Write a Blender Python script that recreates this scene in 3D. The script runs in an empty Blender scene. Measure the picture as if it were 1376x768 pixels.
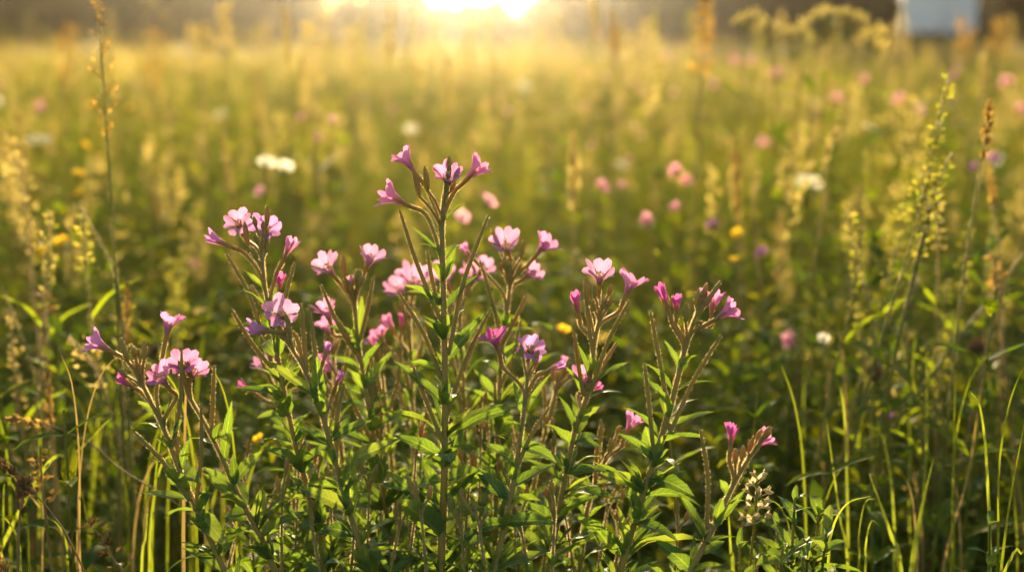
import bpy, math, random
import numpy as np
from mathutils import Vector, Matrix, Quaternion

R = math.radians
PI = math.pi
random.seed(7)
rng = np.random.default_rng(7)
SC = bpy.context.scene
COL = SC.collection

# ------------------------------------------------------------------ camera
IW, IH = 1376.0, 768.0
LENS = 50.0
F = LENS / 36.0 * IW
HOR = 37.0
PITCH = math.atan((384 - HOR) / F)
CH = 0.80
cam_d = bpy.data.cameras.new('camera')
cam_d.lens = LENS
cam_d.sensor_width = 36.0
cam_d.clip_start = 0.02
cam_d.clip_end = 2000
cam_d.dof.use_dof = True
cam_d.dof.focus_distance = 0.85
cam_d.dof.aperture_fstop = 4.6
cam = bpy.data.objects.new('camera', cam_d)
cam.location = (0, 0, CH)
cam.rotation_euler = (PI / 2 - PITCH, 0, 0)
COL.objects.link(cam)
SC.camera = cam
FWD = Vector((0, math.cos(PITCH), -math.sin(PITCH)))
UP = Vector((0, math.sin(PITCH), math.cos(PITCH)))
RT = Vector((1, 0, 0))
EYE = Vector((0, 0, CH))


def P(px, py, d):
    return EYE + FWD * d + RT * ((px - 688) / F * d) - UP * ((py - 384) / F * d)


# ------------------------------------------------------------------ world, sun, exposure
SUN_EL = R(8.0)
SUN_AZ = R(-2.0)
world = bpy.data.worlds.new('World')
SC.world = world
world.use_nodes = True
wn = world.node_tree
sky = wn.nodes.new('ShaderNodeTexSky')
sky.sky_type = 'NISHITA'
sky.sun_disc = False
sky.sun_elevation = SUN_EL
sky.sun_rotation = SUN_AZ
sky.air_density = 1.0
sky.dust_density = 4.0
sky.ozone_density = 0.6
bg = wn.nodes['Background']
bg.inputs[1].default_value = 0.1
wn.links.new(sky.outputs[0], bg.inputs[0])
sun_d = bpy.data.lights.new('sun', 'SUN')
sun_d.energy = 5.0
sun_d.angle = R(0.6)
sun_d.color = (1.0, 0.79, 0.46)
sun = bpy.data.objects.new('sun', sun_d)
S = Vector((math.sin(SUN_AZ) * math.cos(SUN_EL), math.cos(SUN_AZ) * math.cos(SUN_EL), math.sin(SUN_EL)))
sun.rotation_euler = S.to_track_quat('Z', 'Y').to_euler()
sun.location = (0, 20, 10)
COL.objects.link(sun)
SC.view_settings.view_transform = 'Standard'
SC.view_settings.look = 'None'
SC.view_settings.exposure = 2.25
SC.view_settings.gamma = 1.0
SC.cycles.use_denoising = True
SC.cycles.max_bounces = 10
SC.cycles.diffuse_bounces = 4
SC.cycles.transmission_bounces = 6
SC.cycles.volume_bounces = 1
SC.cycles.transparent_max_bounces = 8
SC.cycles.caustics_reflective = False
SC.cycles.sample_clamp_indirect = 6.0


# ------------------------------------------------------------------ materials
def mk(name):
    m = bpy.data.materials.new(name)
    m.use_nodes = True
    nt = m.node_tree
    nt.nodes.clear()
    return m, nt, nt.nodes.new, nt.links.new


def leafy(name, cols, trans=0.45, gloss=0.5, rough=0.4, tint=(1.25, 1.1, 0.55), vein=None, noise=60.0, patch=None, streak=None):
    """Thin plant tissue: diffuse + translucent + a soft gloss.  Colour varies per leaf and with a noise."""
    m, nt, N, L = mk(name)
    out = N('ShaderNodeOutputMaterial')
    geo = N('ShaderNodeNewGeometry')
    ramp = N('ShaderNodeValToRGB')
    el = ramp.color_ramp.elements
    n = len(cols)
    while len(el) < n:
        el.new(0.5)
    for i, c in enumerate(cols):
        el[i].position = i / max(1, n - 1)
        el[i].color = (*c, 1)
    tc = N('ShaderNodeTexCoord')
    nz = N('ShaderNodeTexNoise')
    nz.inputs['Scale'].default_value = noise
    nz.inputs['Detail'].default_value = 4
    L(tc.outputs['Object'], nz.inputs['Vector'])
    # per island random blended with noise
    mx = N('ShaderNodeMath'); mx.operation = 'MULTIPLY_ADD'
    mx.inputs[1].default_value = 0.5
    L(nz.outputs['Fac'], mx.inputs[0])
    ad = N('ShaderNodeMath'); ad.operation = 'MULTIPLY_ADD'
    ad.inputs[1].default_value = 0.75
    ad.inputs[2].default_value = -0.12
    L(geo.outputs['Random Per Island'], ad.inputs[0])
    L(ad.outputs[0], mx.inputs[2])
    fac = mx.outputs[0]
    if patch:
        pz = N('ShaderNodeTexNoise')
        pz.inputs['Scale'].default_value = patch
        L(tc.outputs['Object'], pz.inputs['Vector'])
        pm = N('ShaderNodeMath'); pm.operation = 'MULTIPLY_ADD'
        pm.inputs[1].default_value = 1.6
        pm.inputs[2].default_value = -0.8
        L(pz.outputs['Fac'], pm.inputs[0])
        pa = N('ShaderNodeMath'); pa.operation = 'ADD'; pa.use_clamp = True
        L(fac, pa.inputs[0]); L(pm.outputs[0], pa.inputs[1])
        fac = pa.outputs[0]
    L(fac, ramp.inputs[0])
    col = ramp.outputs[0]
    if streak:
        uv = N('ShaderNodeUVMap'); sp = N('ShaderNodeSeparateXYZ'); L(uv.outputs[0], sp.inputs[0])
        a = N('ShaderNodeMath'); a.operation = 'MULTIPLY'; a.inputs[1].default_value = 44.0; L(sp.outputs[0], a.inputs[0])
        b = N('ShaderNodeMath'); b.operation = 'SINE'; L(a.outputs[0], b.inputs[0])
        c = N('ShaderNodeMapRange'); c.inputs[1].default_value = .3; c.inputs[2].default_value = 1.0; c.inputs[3].default_value = 0; c.inputs[4].default_value = 1.0; L(b.outputs[0], c.inputs[0])
        e = N('ShaderNodeMapRange'); e.inputs[1].default_value = 1.0; e.inputs[2].default_value = .25; e.inputs[3].default_value = .25; e.inputs[4].default_value = .85; L(sp.outputs[1], e.inputs[0])
        f = N('ShaderNodeMath'); f.operation = 'MULTIPLY'; L(c.outputs[0], f.inputs[0]); L(e.outputs[0], f.inputs[1])
        mc = N('ShaderNodeMix'); mc.data_type = 'RGBA'; mc.inputs['B'].default_value = (*streak, 1)
        L(f.outputs[0], mc.inputs['Factor']); L(col, mc.inputs['A']); col = mc.outputs['Result']
    if vein:
        uv = N('ShaderNodeUVMap')
        sp = N('ShaderNodeSeparateXYZ')
        L(uv.outputs[0], sp.inputs[0])
        a = N('ShaderNodeMath'); a.operation = 'SUBTRACT'; a.inputs[1].default_value = 0.5
        L(sp.outputs[0], a.inputs[0])
        b = N('ShaderNodeMath'); b.operation = 'ABSOLUTE'
        L(a.outputs[0], b.inputs[0])
        # side veins: chevrons
        c = N('ShaderNodeMath'); c.operation = 'MULTIPLY_ADD'; c.inputs[1].default_value = -0.35
        L(b.outputs[0], c.inputs[0]); L(sp.outputs[1], c.inputs[2])
        s = N('ShaderNodeMath'); s.operation = 'MULTIPLY'; s.inputs[1].default_value = vein[1]
        L(c.outputs[0], s.inputs[0])
        sn = N('ShaderNodeMath'); sn.operation = 'SINE'
        L(s.outputs[0], sn.inputs[0])
        mr = N('ShaderNodeMapRange')
        mr.inputs[1].default_value = 0.75; mr.inputs[2].default_value = 1.0
        mr.inputs[3].default_value = 0.0; mr.inputs[4].default_value = vein[2]
        L(sn.outputs[0], mr.inputs[0])
        mid = N('ShaderNodeMapRange')
        mid.inputs[1].default_value = 0.02; mid.inputs[2].default_value = 0.06
        mid.inputs[3].default_value = 0.75; mid.inputs[4].default_value = 0.0
        L(b.outputs[0], mid.inputs[0])
        mm = N('ShaderNodeMath'); mm.operation = 'MAXIMUM'
        L(mr.outputs[0], mm.inputs[0]); L(mid.outputs[0], mm.inputs[1])
        mc = N('ShaderNodeMix'); mc.data_type = 'RGBA'
        mc.inputs['B'].default_value = (*vein[0], 1)
        L(mm.outputs[0], mc.inputs['Factor']); L(col, mc.inputs['A'])
        col = mc.outputs['Result']
    dif = N('ShaderNodeBsdfDiffuse')
    L(col, dif.inputs[0])
    tm = N('ShaderNodeMix'); tm.data_type = 'RGBA'; tm.blend_type = 'MULTIPLY'
    tm.inputs['Factor'].default_value = 1
    tm.inputs['B'].default_value = (*tint, 1)
    L(col, tm.inputs['A'])
    tr = N('ShaderNodeBsdfTranslucent')
    L(tm.outputs['Result'], tr.inputs[0])
    m1 = N('ShaderNodeMixShader')
    m1.inputs[0].default_value = trans
    L(dif.outputs[0], m1.inputs[1]); L(tr.outputs[0], m1.inputs[2])
    gl = N('ShaderNodeBsdfGlossy')
    gl.inputs['Roughness'].default_value = rough
    fr = N('ShaderNodeFresnel'); fr.inputs[0].default_value = 1.4
    fq = N('ShaderNodeMath'); fq.operation = 'MULTIPLY'; fq.inputs[1].default_value = gloss
    L(fr.outputs[0], fq.inputs[0])
    fm = N('ShaderNodeMath'); fm.operation = 'MINIMUM'; fm.inputs[1].default_value = gloss * .16
    L(fq.outputs[0], fm.inputs[0])
    m2 = N('ShaderNodeMixShader')
    L(fm.outputs[0], m2.inputs[0]); L(m1.outputs[0], m2.inputs[1]); L(gl.outputs[0], m2.inputs[2])
    bump = N('ShaderNodeBump'); bump.inputs['Strength'].default_value = 0.15
    bump.inputs['Distance'].default_value = 0.002
    L(nz.outputs['Fac'], bump.inputs['Height'])
    L(bump.outputs[0], dif.inputs['Normal']); L(bump.outputs[0], gl.inputs['Normal'])
    L(m2.outputs[0], out.inputs[0])
    return m


M = {}
GT = (1.7, 1.35, .3)
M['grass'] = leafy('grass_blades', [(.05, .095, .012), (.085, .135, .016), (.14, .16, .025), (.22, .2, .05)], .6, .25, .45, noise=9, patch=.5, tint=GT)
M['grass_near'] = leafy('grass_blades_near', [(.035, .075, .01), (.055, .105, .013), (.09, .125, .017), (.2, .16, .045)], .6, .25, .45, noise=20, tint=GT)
M['grass_far'] = leafy('grass_blades_golden_lit', [(.085, .115, .018), (.14, .15, .03), (.23, .2, .06), (.34, .27, .1)], .6, .25, .45, noise=4, patch=.35, tint=(1.4, 1.15, .5))  # golden light on the far grass put into straw-yellow base colours
M['herb'] = leafy('herb_leaves', [(.03, .075, .01), (.06, .115, .012), (.1, .15, .014), (.17, .18, .018)], .58, .1, .55, noise=30, tint=(2.0, 1.6, .3))
M['lit_leaf'] = leafy('lit_yellow_green_leaf', [(.12, .15, .015), (.2, .2, .02), (.28, .22, .03)], .6, .15, .5, noise=60, tint=(1.7, 1.4, .35))  # brighter than the herb leaves: sunlit look put into the colour
M['clover'] = leafy('clover_leaves', [(.035, .085, .014), (.06, .12, .018), (.09, .14, .02)], .55, .1, .55, noise=30, tint=(1.8, 1.5, .3))
M['straw'] = leafy('dry_straw', [(.17, .12, .04), (.26, .19, .07), (.36, .28, .12)], .35, .2, .5, noise=40, tint=(1.1, 1., .7))
M['seed'] = leafy('ripe_seed', [(.2, .13, .04), (.28, .19, .06), (.36, .27, .1)], .5, .2, .5, noise=80)
M['seed_pale'] = leafy('pale_seed', [(.28, .23, .09), (.37, .31, .14), (.44, .38, .2)], .55, .2, .5, noise=80, tint=(1.2, 1.1, .6))
M['seed_green'] = leafy('green_gold_seed', [(.13, .16, .03), (.2, .21, .05), (.32, .28, .1)], .6, .15, .5, noise=80, tint=(1.3, 1.2, .45))
M['seed_dark'] = leafy('dark_seed', [(.08, .045, .02), (.13, .075, .03), (.2, .13, .06)], .2, .2, .5, noise=80)
M['green_stem'] = leafy('green_stem', [(.09, .13, .02), (.14, .17, .03), (.2, .2, .045)], .45, .3, .45, noise=50, tint=(1.4, 1.2, .5))
M['wh_stem'] = leafy('willowherb_stem', [(.18, .2, .04), (.27, .22, .05), (.37, .2, .06)], .2, .3, .5, noise=45, tint=(1.3, 1., .6))
M['wh_pod'] = leafy('willowherb_pod', [(.2, .22, .05), (.28, .23, .06), (.37, .21, .07)], .32, .3, .5, noise=70, tint=(1.3, 1., .6))
M['wh_leaf'] = leafy('willowherb_leaf', [(.05, .105, .03), (.07, .14, .037), (.095, .165, .045), (.13, .18, .05)], .48, .22, .5, vein=((.2, .26, .09), 55, .4), noise=120, tint=(1.65, 1.4, .32))
M['fuzz'] = leafy('fine_hairs', [(.66, .54, .32), (.76, .64, .42)], .65, .1, .4, tint=(1, .95, .8), noise=10)
M['petal'] = leafy('pink_petal', [(.46, .16, .33), (.55, .23, .41), (.64, .33, .5)], .5, .1, .6, noise=220, tint=(1.08, .92, 1.0), streak=(.34, .07, .26))
M['petal_deep'] = leafy('magenta_petal', [(.36, .07, .24), (.45, .11, .3), (.54, .18, .38)], .45, .1, .6, noise=220, tint=(1.1, .92, 1.0), streak=(.25, .03, .17))
M['petal_pale'] = leafy('pale_pink_petal', [(.44, .19, .34), (.52, .26, .41), (.6, .35, .48)], .45, .1, .6, noise=220, tint=(1.03, .92, 1.0), streak=(.4, .12, .31))
M['petal_violet'] = leafy('violet_petal', [(.4, .17, .4), (.48, .24, .47), (.57, .34, .56)], .5, .1, .6, noise=220, tint=(1.1, .92, 1.0), streak=(.27, .07, .3))
M['white'] = leafy('white_petal', [(.74, .7, .6), (.8, .78, .7)], .5, .2, .5, tint=(1, .98, .9), noise=50)
M['cream'] = leafy('cream_floret', [(.6, .5, .3), (.7, .62, .4)], .4, .2, .5, tint=(1, .95, .8), noise=50)
M['vetch'] = leafy('vetch_floret', [(.36, .3, .16), (.46, .4, .24), (.55, .48, .32)], .4, .1, .5, tint=(1, .95, .8), noise=90)
M['umbel'] = leafy('pale_green_umbel', [(.3, .28, .1), (.4, .36, .15), (.5, .46, .22)], .5, .2, .5, noise=50)
M['yellow'] = leafy('yellow_petal', [(.72, .46, .02), (.76, .54, .03), (.8, .6, .05)], .4, .3, .4, tint=(1, .9, .6), noise=50)
M['orange'] = leafy('orange_petal', [(.65, .25, .02), (.7, .32, .03)], .4, .3, .4, tint=(1, .9, .6), noise=50)
M['pink_far'] = leafy('rose_petal', [(.6, .27, .36), (.7, .36, .44), (.76, .46, .53)], .6, .15, .5, tint=(1.05, .95, 1.0), noise=50)
M['purple'] = leafy('purple_floret', [(.34, .15, .36), (.43, .21, .44), (.52, .29, .52)], .55, .15, .5, noise=50, tint=(1.1, .9, 1))
M['tree'] = leafy('tree_leaves', [(.012, .024, .007), (.02, .034, .009), (.032, .045, .012)], .2, .05, .6, noise=3)
M['tree_haze_brown'] = leafy('haze_brown_tree_leaves', [(.022, .018, .008), (.034, .027, .011), (.048, .04, .015)], .2, .05, .6, noise=3)  # warm haze tone put into the leaf colour of these trees


def principled(name, cols, rough=.8, scale=5, bump=.3):
    m, nt, N, L = mk(name)
    out = N('ShaderNodeOutputMaterial'); p = N('ShaderNodeBsdfPrincipled')
    tc = N('ShaderNodeTexCoord'); nz = N('ShaderNodeTexNoise'); rp = N('ShaderNodeValToRGB')
    nz.inputs['Scale'].default_value = scale; nz.inputs['Detail'].default_value = 8
    L(tc.outputs['Object'], nz.inputs['Vector']); L(nz.outputs['Fac'], rp.inputs[0])
    rp.color_ramp.elements[0].color = (*cols[0], 1); rp.color_ramp.elements[0].position = .3
    rp.color_ramp.elements[1].color = (*cols[1], 1); rp.color_ramp.elements[1].position = .7
    L(rp.outputs[0], p.inputs['Base Color']); p.inputs['Roughness'].default_value = rough
    b = N('ShaderNodeBump'); b.inputs['Strength'].default_value = bump
    L(nz.outputs['Fac'], b.inputs['Height']); L(b.outputs[0], p.inputs['Normal'])
    L(p.outputs[0], out.inputs[0])
    return m


M['soil'] = principled('meadow_soil', [(.03, .04, .012), (.06, .06, .02)], .95, 3)
M['bark'] = principled('bark', [(.05, .035, .025), (.1, .075, .05)], .9, 12)
M['shed_wall'] = principled('white_boards', [(.62, .64, .66), (.74, .75, .76)], .6, 6, .05)
M['shed_roof'] = principled('slate_roof', [(.09, .09, .1), (.15, .15, .16)], .7, 8)
M['shed_trim'] = principled('pale_trim', [(.56, .58, .6), (.66, .67, .68)], .6, 8, .05)
M['glass'] = principled('dark_window_glass', [(.03, .04, .05), (.04, .05, .06)], .08, 2, 0)


# ------------------------------------------------------------------ mesh helpers
class MB:
    """Collects vertices, faces, uv and material slots, then links ONE mesh object."""

    def __init__(s):
        s.v = []; s.f = []; s.m = []; s.uv = []

    def add(s, vs, fs, mat=0, uv=None):
        o = len(s.v)
        s.v.extend([tuple(p) for p in vs])
        s.f.extend([tuple(i + o for i in f) for f in fs])
        s.m.extend([mat] * len(fs))
        s.uv.extend(uv if uv else [(0.0, 0.0)] * len(vs))

    def mesh(s, name, mats):
        me = bpy.data.meshes.new(name)
        me.from_pydata(s.v, [], s.f)
        for mt in mats:
            me.materials.append(M[mt])
        me.polygons.foreach_set('material_index', s.m)
        me.polygons.foreach_set('use_smooth', [True] * len(s.f))
        uvl = me.uv_layers.new(name='UVMap')
        li = np.zeros(len(me.loops), dtype=np.int32)
        me.loops.foreach_get('vertex_index', li)
        uvl.data.foreach_set('uv', np.array(s.uv, dtype=np.float32)[li].ravel())
        me.update()
        return me


def link(name, me, parent=None, loc=(0, 0, 0)):
    o = bpy.data.objects.new(name, me)
    COL.objects.link(o)
    o.location = loc
    if parent is not None:
        o.parent = parent
    return o


def tag(o, label=None, cat=None, group=None, kind=None):
    if label: o['label'] = label
    if cat: o['category'] = cat
    if group: o['group'] = group
    if kind: o['kind'] = kind
    return o


def catmull(pts, n):
    """n points along a smooth curve through pts."""
    pts = [Vector(p) for p in pts]
    if len(pts) == 2:
        return [pts[0].lerp(pts[1], i / (n - 1)) for i in range(n)]
    ex = [pts[0] * 2 - pts[1]] + pts + [pts[-1] * 2 - pts[-2]]
    out = []
    segs = len(pts) - 1
    for i in range(n):
        t = i / (n - 1) * segs
        k = min(int(t), segs - 1)
        u = t - k
        a, b, c, d = ex[k:k + 4]
        out.append(.5 * ((2 * b) + (c - a) * u + (2 * a - 5 * b + 4 * c - d) * u * u + (-a + 3 * b - 3 * c + d) * u ** 3))
    return out


def frame(t):
    t = t.normalized()
    a = Vector((0, 0, 1)) if abs(t.z) < .9 else Vector((1, 0, 0))
    x = t.cross(a).normalized()
    return x, t.cross(x).normalized(), t


def tube(mb, pts, rad, n=12, sides=7, mat=0, fuzz=0, fuzzmat=1, flen=.0011, fw=.00005, cap=True):
    """Smooth tapered tube; rad = function of t or list; fuzz = hairs per metre."""
    c = catmull(pts, n)
    rf = rad if callable(rad) else (lambda t: rad[0] + (rad[1] - rad[0]) * t)
    vs, fs, uv = [], [], []
    x = None
    fr = []
    for i, p in enumerate(c):
        t = (c[min(i + 1, n - 1)] - c[max(i - 1, 0)])
        if t.length < 1e-9: t = Vector((0, 0, 1))
        t.normalize()
        if x is None:
            x, y, _ = frame(t)
        else:
            x = (x - t * x.dot(t)).normalized()
            y = t.cross(x)
        fr.append((x.copy(), y.copy(), t.copy()))
        r = rf(i / (n - 1))
        for k in range(sides):
            a = 2 * PI * k / sides
            vs.append(p + (x * math.cos(a) + y * math.sin(a)) * r)
            uv.append((k / sides, i / (n - 1)))
    for i in range(n - 1):
        for k in range(sides):
            k2 = (k + 1) % sides
            fs.append((i * sides + k, i * sides + k2, (i + 1) * sides + k2, (i + 1) * sides + k))
    if cap:
        vs.append(c[-1] + fr[-1][2] * rf(1) * .8); uv.append((.5, 1))
        e = len(vs) - 1
        for k in range(sides):
            fs.append(((n - 1) * sides + k, (n - 1) * sides + (k + 1) % sides, e))
    mb.add(vs, fs, mat, uv)
    if fuzz:
        ln = sum((c[i + 1] - c[i]).length for i in range(n - 1))
        for _ in range(int(ln * fuzz)):
            u = random.random() * (n - 1)
            k = min(int(u), n - 2); w = u - k
            p = c[k].lerp(c[k + 1], w)
            xx, yy, tt = fr[k]
            a = random.random() * 2 * PI
            nrm = xx * math.cos(a) + yy * math.sin(a)
            tan = xx * -math.sin(a) + yy * math.cos(a)
            r = rf(u / (n - 1))
            b = p + nrm * r * .97
            if b.z < .36 and fuzz > 3000: continue
            side = (tan if random.random() < .5 else tt) * fw
            tip = b + (nrm + tt * random.uniform(-.1, .7) + tan * random.uniform(-.4, .4)).normalized() * flen * random.uniform(.5, 1.2)
            mb.add([b - side, b + side, tip], [(0, 1, 2)], fuzzmat)
    return c, fr


def leaf(mb, base, d, up, L, W, droop=.6, fold=.25, mat=0, nv=8, edge=0, edgemat=1, twist=0., shape=.75):
    """Lanceolate leaf as a curved, folded grid with a faint toothed margin."""
    d = d.normalized()
    side = d.cross(up)
    if side.length < 1e-4: side = d.cross(Vector((.3, .8, .1)))
    side.normalize()
    if twist:
        side = Quaternion(d, twist) @ side
    p = Vector(base)
    vs, fs, uv = [], [], []
    st = L / (nv - 1)
    ph = random.random() * 6
    wav = random.uniform(.05, .25)
    rims = []
    for i in range(nv):
        v = i / (nv - 1)
        nrm = side.cross(d).normalized()
        w = W * .5 * (max(0, math.sin(PI * min(1, (.035 + .965 * v)) ** shape)) ** .85) * (1 + .07 * math.sin(v * 38 + ph))
        if i == nv - 1: w = W * .01
        for k in range(5):
            a = (k - 2) / 2
            z = abs(a) * fold * w + wav * w * math.sin(v * 9 + ph + a * 1.5)
            vs.append(p + side * a * w + nrm * z)
            uv.append((.5 + a * .5, v))
        rims.append((vs[-5], vs[-1], side.copy(), d.copy(), nrm.copy()))
        p = p + d * st
        d = (Quaternion(side, -droop / (nv - 1)) @ d).normalized()
    for i in range(nv - 1):
        for k in range(4):
            a = i * 5 + k
            fs.append((a, a + 1, a + 6, a + 5))
    mb.add(vs, fs, mat, uv)
    if edge:
        for _ in range(int(edge * L)):
            i = random.randrange(nv - 1); w = random.random()
            l0, r0, s0, d0, n0 = rims[i]; l1, r1, _, _, _ = rims[i + 1]
            sg = random.choice((-1, 1))
            b = Vector(l0).lerp(Vector(l1), w) if sg < 0 else Vector(r0).lerp(Vector(r1), w)
            tip = b + (s0 * sg + d0 * random.uniform(0, .9) + n0 * random.uniform(-.6, .6)).normalized() * random.uniform(.0004, .001)
            q = d0 * .00006
            mb.add([b - q, b + q, tip], [(0, 1, 2)], edgemat)


def blade(mb, pts, w, mat=0, n=8, face=None):
    """A flat grass blade with a slight keel along pts."""
    c = catmull(pts, n)
    vs, fs, uv = [], [], []
    for i, p in enumerate(c):
        v = i / (n - 1)
        t = (c[min(i + 1, n - 1)] - c[max(i - 1, 0)]).normalized()
        s = t.cross(face if face else FWD).normalized()
        nn = s.cross(t)
        ww = w * .5 * min(1, (.5 + v * 3)) * max(.03, (1 - v) ** .6)
        vs += [p - s * ww, p + nn * ww * .35, p + s * ww]
        uv += [(0, v), (.5, v), (1, v)]
    for i in range(n - 1):
        a = i * 3
        fs += [(a, a + 1, a + 4, a + 3), (a + 1, a + 2, a + 5, a + 4)]
    mb.add(vs, fs, mat, uv)


def ellipsoid(mb, c, axis, L, r, mat=0, n=7, sides=7, fuzz=0, fuzzmat=1, pw=.8):
    a = axis.normalized()
    tube(mb, [c - a * L / 2, c, c + a * L / 2], lambda t: r * max(.08, math.sin(PI * (.04 + .94 * t)) ** pw), n, sides, mat, fuzz, fuzzmat)


# ---- many copies of small templates written into one mesh (only for the uncountable stuff)
def template(mb):
    return np.array(mb.v, dtype=np.float64), mb.f, np.array(mb.m)


def scatter(name, temps, xs, ys, zs, scale, mats, lean=.15, kind='stuff', label=None, cat=None):
    """temps: list of (verts, faces, matidx).  One mesh with a rotated, scaled copy at each point."""
    V, LT, LV, MI = [], [], [], []
    off = 0
    n = len(xs)
    pick = rng.integers(0, len(temps), n)
    for ti, (tv, tf, tm) in enumerate(temps):
        idx = np.where(pick == ti)[0]
        k = len(idx)
        if k == 0: continue
        a = rng.uniform(0, 2 * PI, k); la = rng.uniform(0, 2 * PI, k); lm = np.abs(rng.normal(0, lean, k))
        ca, sa = np.cos(a), np.sin(a)
        X = tv[None, :, 0] * ca[:, None] - tv[None, :, 1] * sa[:, None]
        Y = tv[None, :, 0] * sa[:, None] + tv[None, :, 1] * ca[:, None]
        Z = np.repeat(tv[None, :, 2], k, 0)
        X = X + Z * (np.cos(la) * lm)[:, None]
        Y = Y + Z * (np.sin(la) * lm)[:, None]
        s = scale[idx][:, None]
        W = np.stack([X * s + xs[idx][:, None], Y * s + ys[idx][:, None], Z * s + zs[idx][:, None]], -1).reshape(-1, 3)
        cnt = np.array([len(f) for f in tf]); flat = np.concatenate([np.array(f) for f in tf])
        nv = len(tv)
        lv = (flat[None, :] + (np.arange(k) * nv)[:, None] + off).ravel()
        V.append(W); LV.append(lv); LT.append(np.tile(cnt, k)); MI.append(np.tile(tm, k))
        off += k * nv
    V = np.concatenate(V); LV = np.concatenate(LV).astype(np.int32); LT = np.concatenate(LT).astype(np.int32); MI = np.concatenate(MI).astype(np.int32)
    me = bpy.data.meshes.new(name)
    me.vertices.add(len(V)); me.vertices.foreach_set('co', V.astype(np.float32).ravel())
    me.loops.add(len(LV)); me.loops.foreach_set('vertex_index', LV)
    me.polygons.add(len(LT))
    st = np.concatenate([[0], np.cumsum(LT)[:-1]]).astype(np.int32)
    me.polygons.foreach_set('loop_start', st)
    for mt in mats: me.materials.append(M[mt])
    me.polygons.foreach_set('material_index', MI)
    me.polygons.foreach_set('use_smooth', np.ones(len(LT), dtype=bool))
    me.update(calc_edges=True)
    me.validate()
    o = link(name, me)
    return tag(o, label, cat, None, kind)


def wedge(n_per_m2, y0, y1, extra=.6, k=.38):
    """random points in the camera's wedge of meadow, y0..y1 metres away"""
    area = k * (y1 * y1 - y0 * y0) + 2 * extra * (y1 - y0)
    n = int(area * n_per_m2)
    ys = np.zeros(0); xs = np.zeros(0)
    while len(ys) < n:
        y = rng.uniform(y0, y1, n * 3)
        hw = k * y + extra
        keep = rng.uniform(0, k * y1 + extra, n * 3) < hw
        y = y[keep]; hw = hw[keep]
        ys = np.concatenate([ys, y]); xs = np.concatenate([xs, rng.uniform(-1, 1, len(y)) * hw])
    return xs[:n], ys[:n]


def lump(x, y, s=1.0):
    """a gentle unevenness of the sward, 0..1"""
    return .5 + .25 * (np.sin(x * 1.7 * s + 1.3) * np.cos(y * 1.3 * s) + np.sin(x * .6 * s + y * .9 * s + 2.1))


# ------------------------------------------------------------------ the setting
g = MB()
gn = 60
for i in range(gn + 1):
    for j in range(gn + 1):
        x = -1 + 2 * i / gn; y = -1 + 2 * j / gn
        g.v.append((x * abs(x) ** 1.5 * 900, y * abs(y) ** 1.5 * 900, 0.0)); g.uv.append((0, 0))
for i in range(gn):
    for j in range(gn):
        a = i * (gn + 1) + j
        g.f.append((a, a + gn + 1, a + gn + 2, a + 1)); g.m.append(0)
tag(link('ground', g.mesh('ground', ['soil'])), kind='structure')

# trees and shrubs that close the meadow
def crown_mesh(name, mat, hgt, rad, n, seed, leafsize=.075):
    r = np.random.default_rng(seed)
    nc = 46
    cc = []
    while len(cc) < nc:
        p = r.uniform(-1, 1, 3)
        d = np.linalg.norm(p)
        if .3 < d < 1: cc.append(p)
    cc = np.array(cc) * np.array([rad, rad * .75, hgt * .5]) * .86 + np.array([0, 0, hgt * .52])
    cr = r.uniform(.22, .42, nc) * min(rad, hgt * .5) * .9
    k = r.integers(0, nc, n)
    o = r.normal(0, 1, (n, 3)); o /= np.linalg.norm(o, axis=1)[:, None]
    c = cc[k] + o * (cr[k] * r.uniform(.5, 1.15, n))[:, None]
    c[:, 2] = np.maximum(c[:, 2], .06)
    a = r.normal(0, 1, (n, 3)); a /= np.linalg.norm(a, axis=1)[:, None]
    b = np.cross(a, r.normal(0, 1, (n, 3))); b /= np.linalg.norm(b, axis=1)[:, None]
    s = (leafsize * r.uniform(.6, 1.4, n))[:, None]
    V = np.stack([c - a * s, c + b * s * .45, c + a * s, c - b * s * .45], 1).reshape(-1, 3)
    me = bpy.data.meshes.new(name)
    me.from_pydata(V.tolist(), [], [(4 * i, 4 * i + 1, 4 * i + 2, 4 * i + 3) for i in range(n)])
    me.materials.append(M[mat])
    return me


def trunk_mesh(hgt, rad, seed):
    r = random.Random(seed)
    mb = MB()
    tube(mb, [(0, 0, 0), (r.uniform(-.05, .05), 0, hgt * .3), (r.uniform(-.1, .1), .05, hgt * .75)], [.07 * hgt / 2.5, .03], 8, 8)
    for _ in range(6):
        a = r.random() * 6.28; z = hgt * r.uniform(.12, .5)
        tube(mb, [(0, 0, z), (math.cos(a) * rad * .35, math.sin(a) * rad * .3, z + hgt * .14), (math.cos(a) * rad * .7, math.sin(a) * rad * .55, z + hgt * .32)], [.03, .008], 6, 6)
    return mb.mesh('trunk', ['bark'])


tree_protos = []
for i, (h, w, mt) in enumerate([(3.0, 1.5, 'tree'), (2.9, 1.6, 'tree_haze_brown'), (2.7, 1.4, 'tree'), (1.0, 1.3, 'tree_haze_brown'), (1.25, .75, 'tree')]):
    tree_protos.append((crown_mesh('crown', mt, h, w, 9000 if h > 2 else 5000, 40 + i), trunk_mesh(h, w, i), h))


def far_tree(px, D, proto, label, name='tree', sc=1.0, rz=0., group='trees and bushes that close the meadow'):
    cm, tm, h = tree_protos[proto]
    x = (px - 688) / F * D
    t = link(name, tm, None, (x, D, 0))
    t.scale = (sc, sc, sc); t.rotation_euler.z = rz
    tag(t, label, 'bush' if h < 2 else 'tree', group)
    link('crown', cm, t)
    return t


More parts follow.
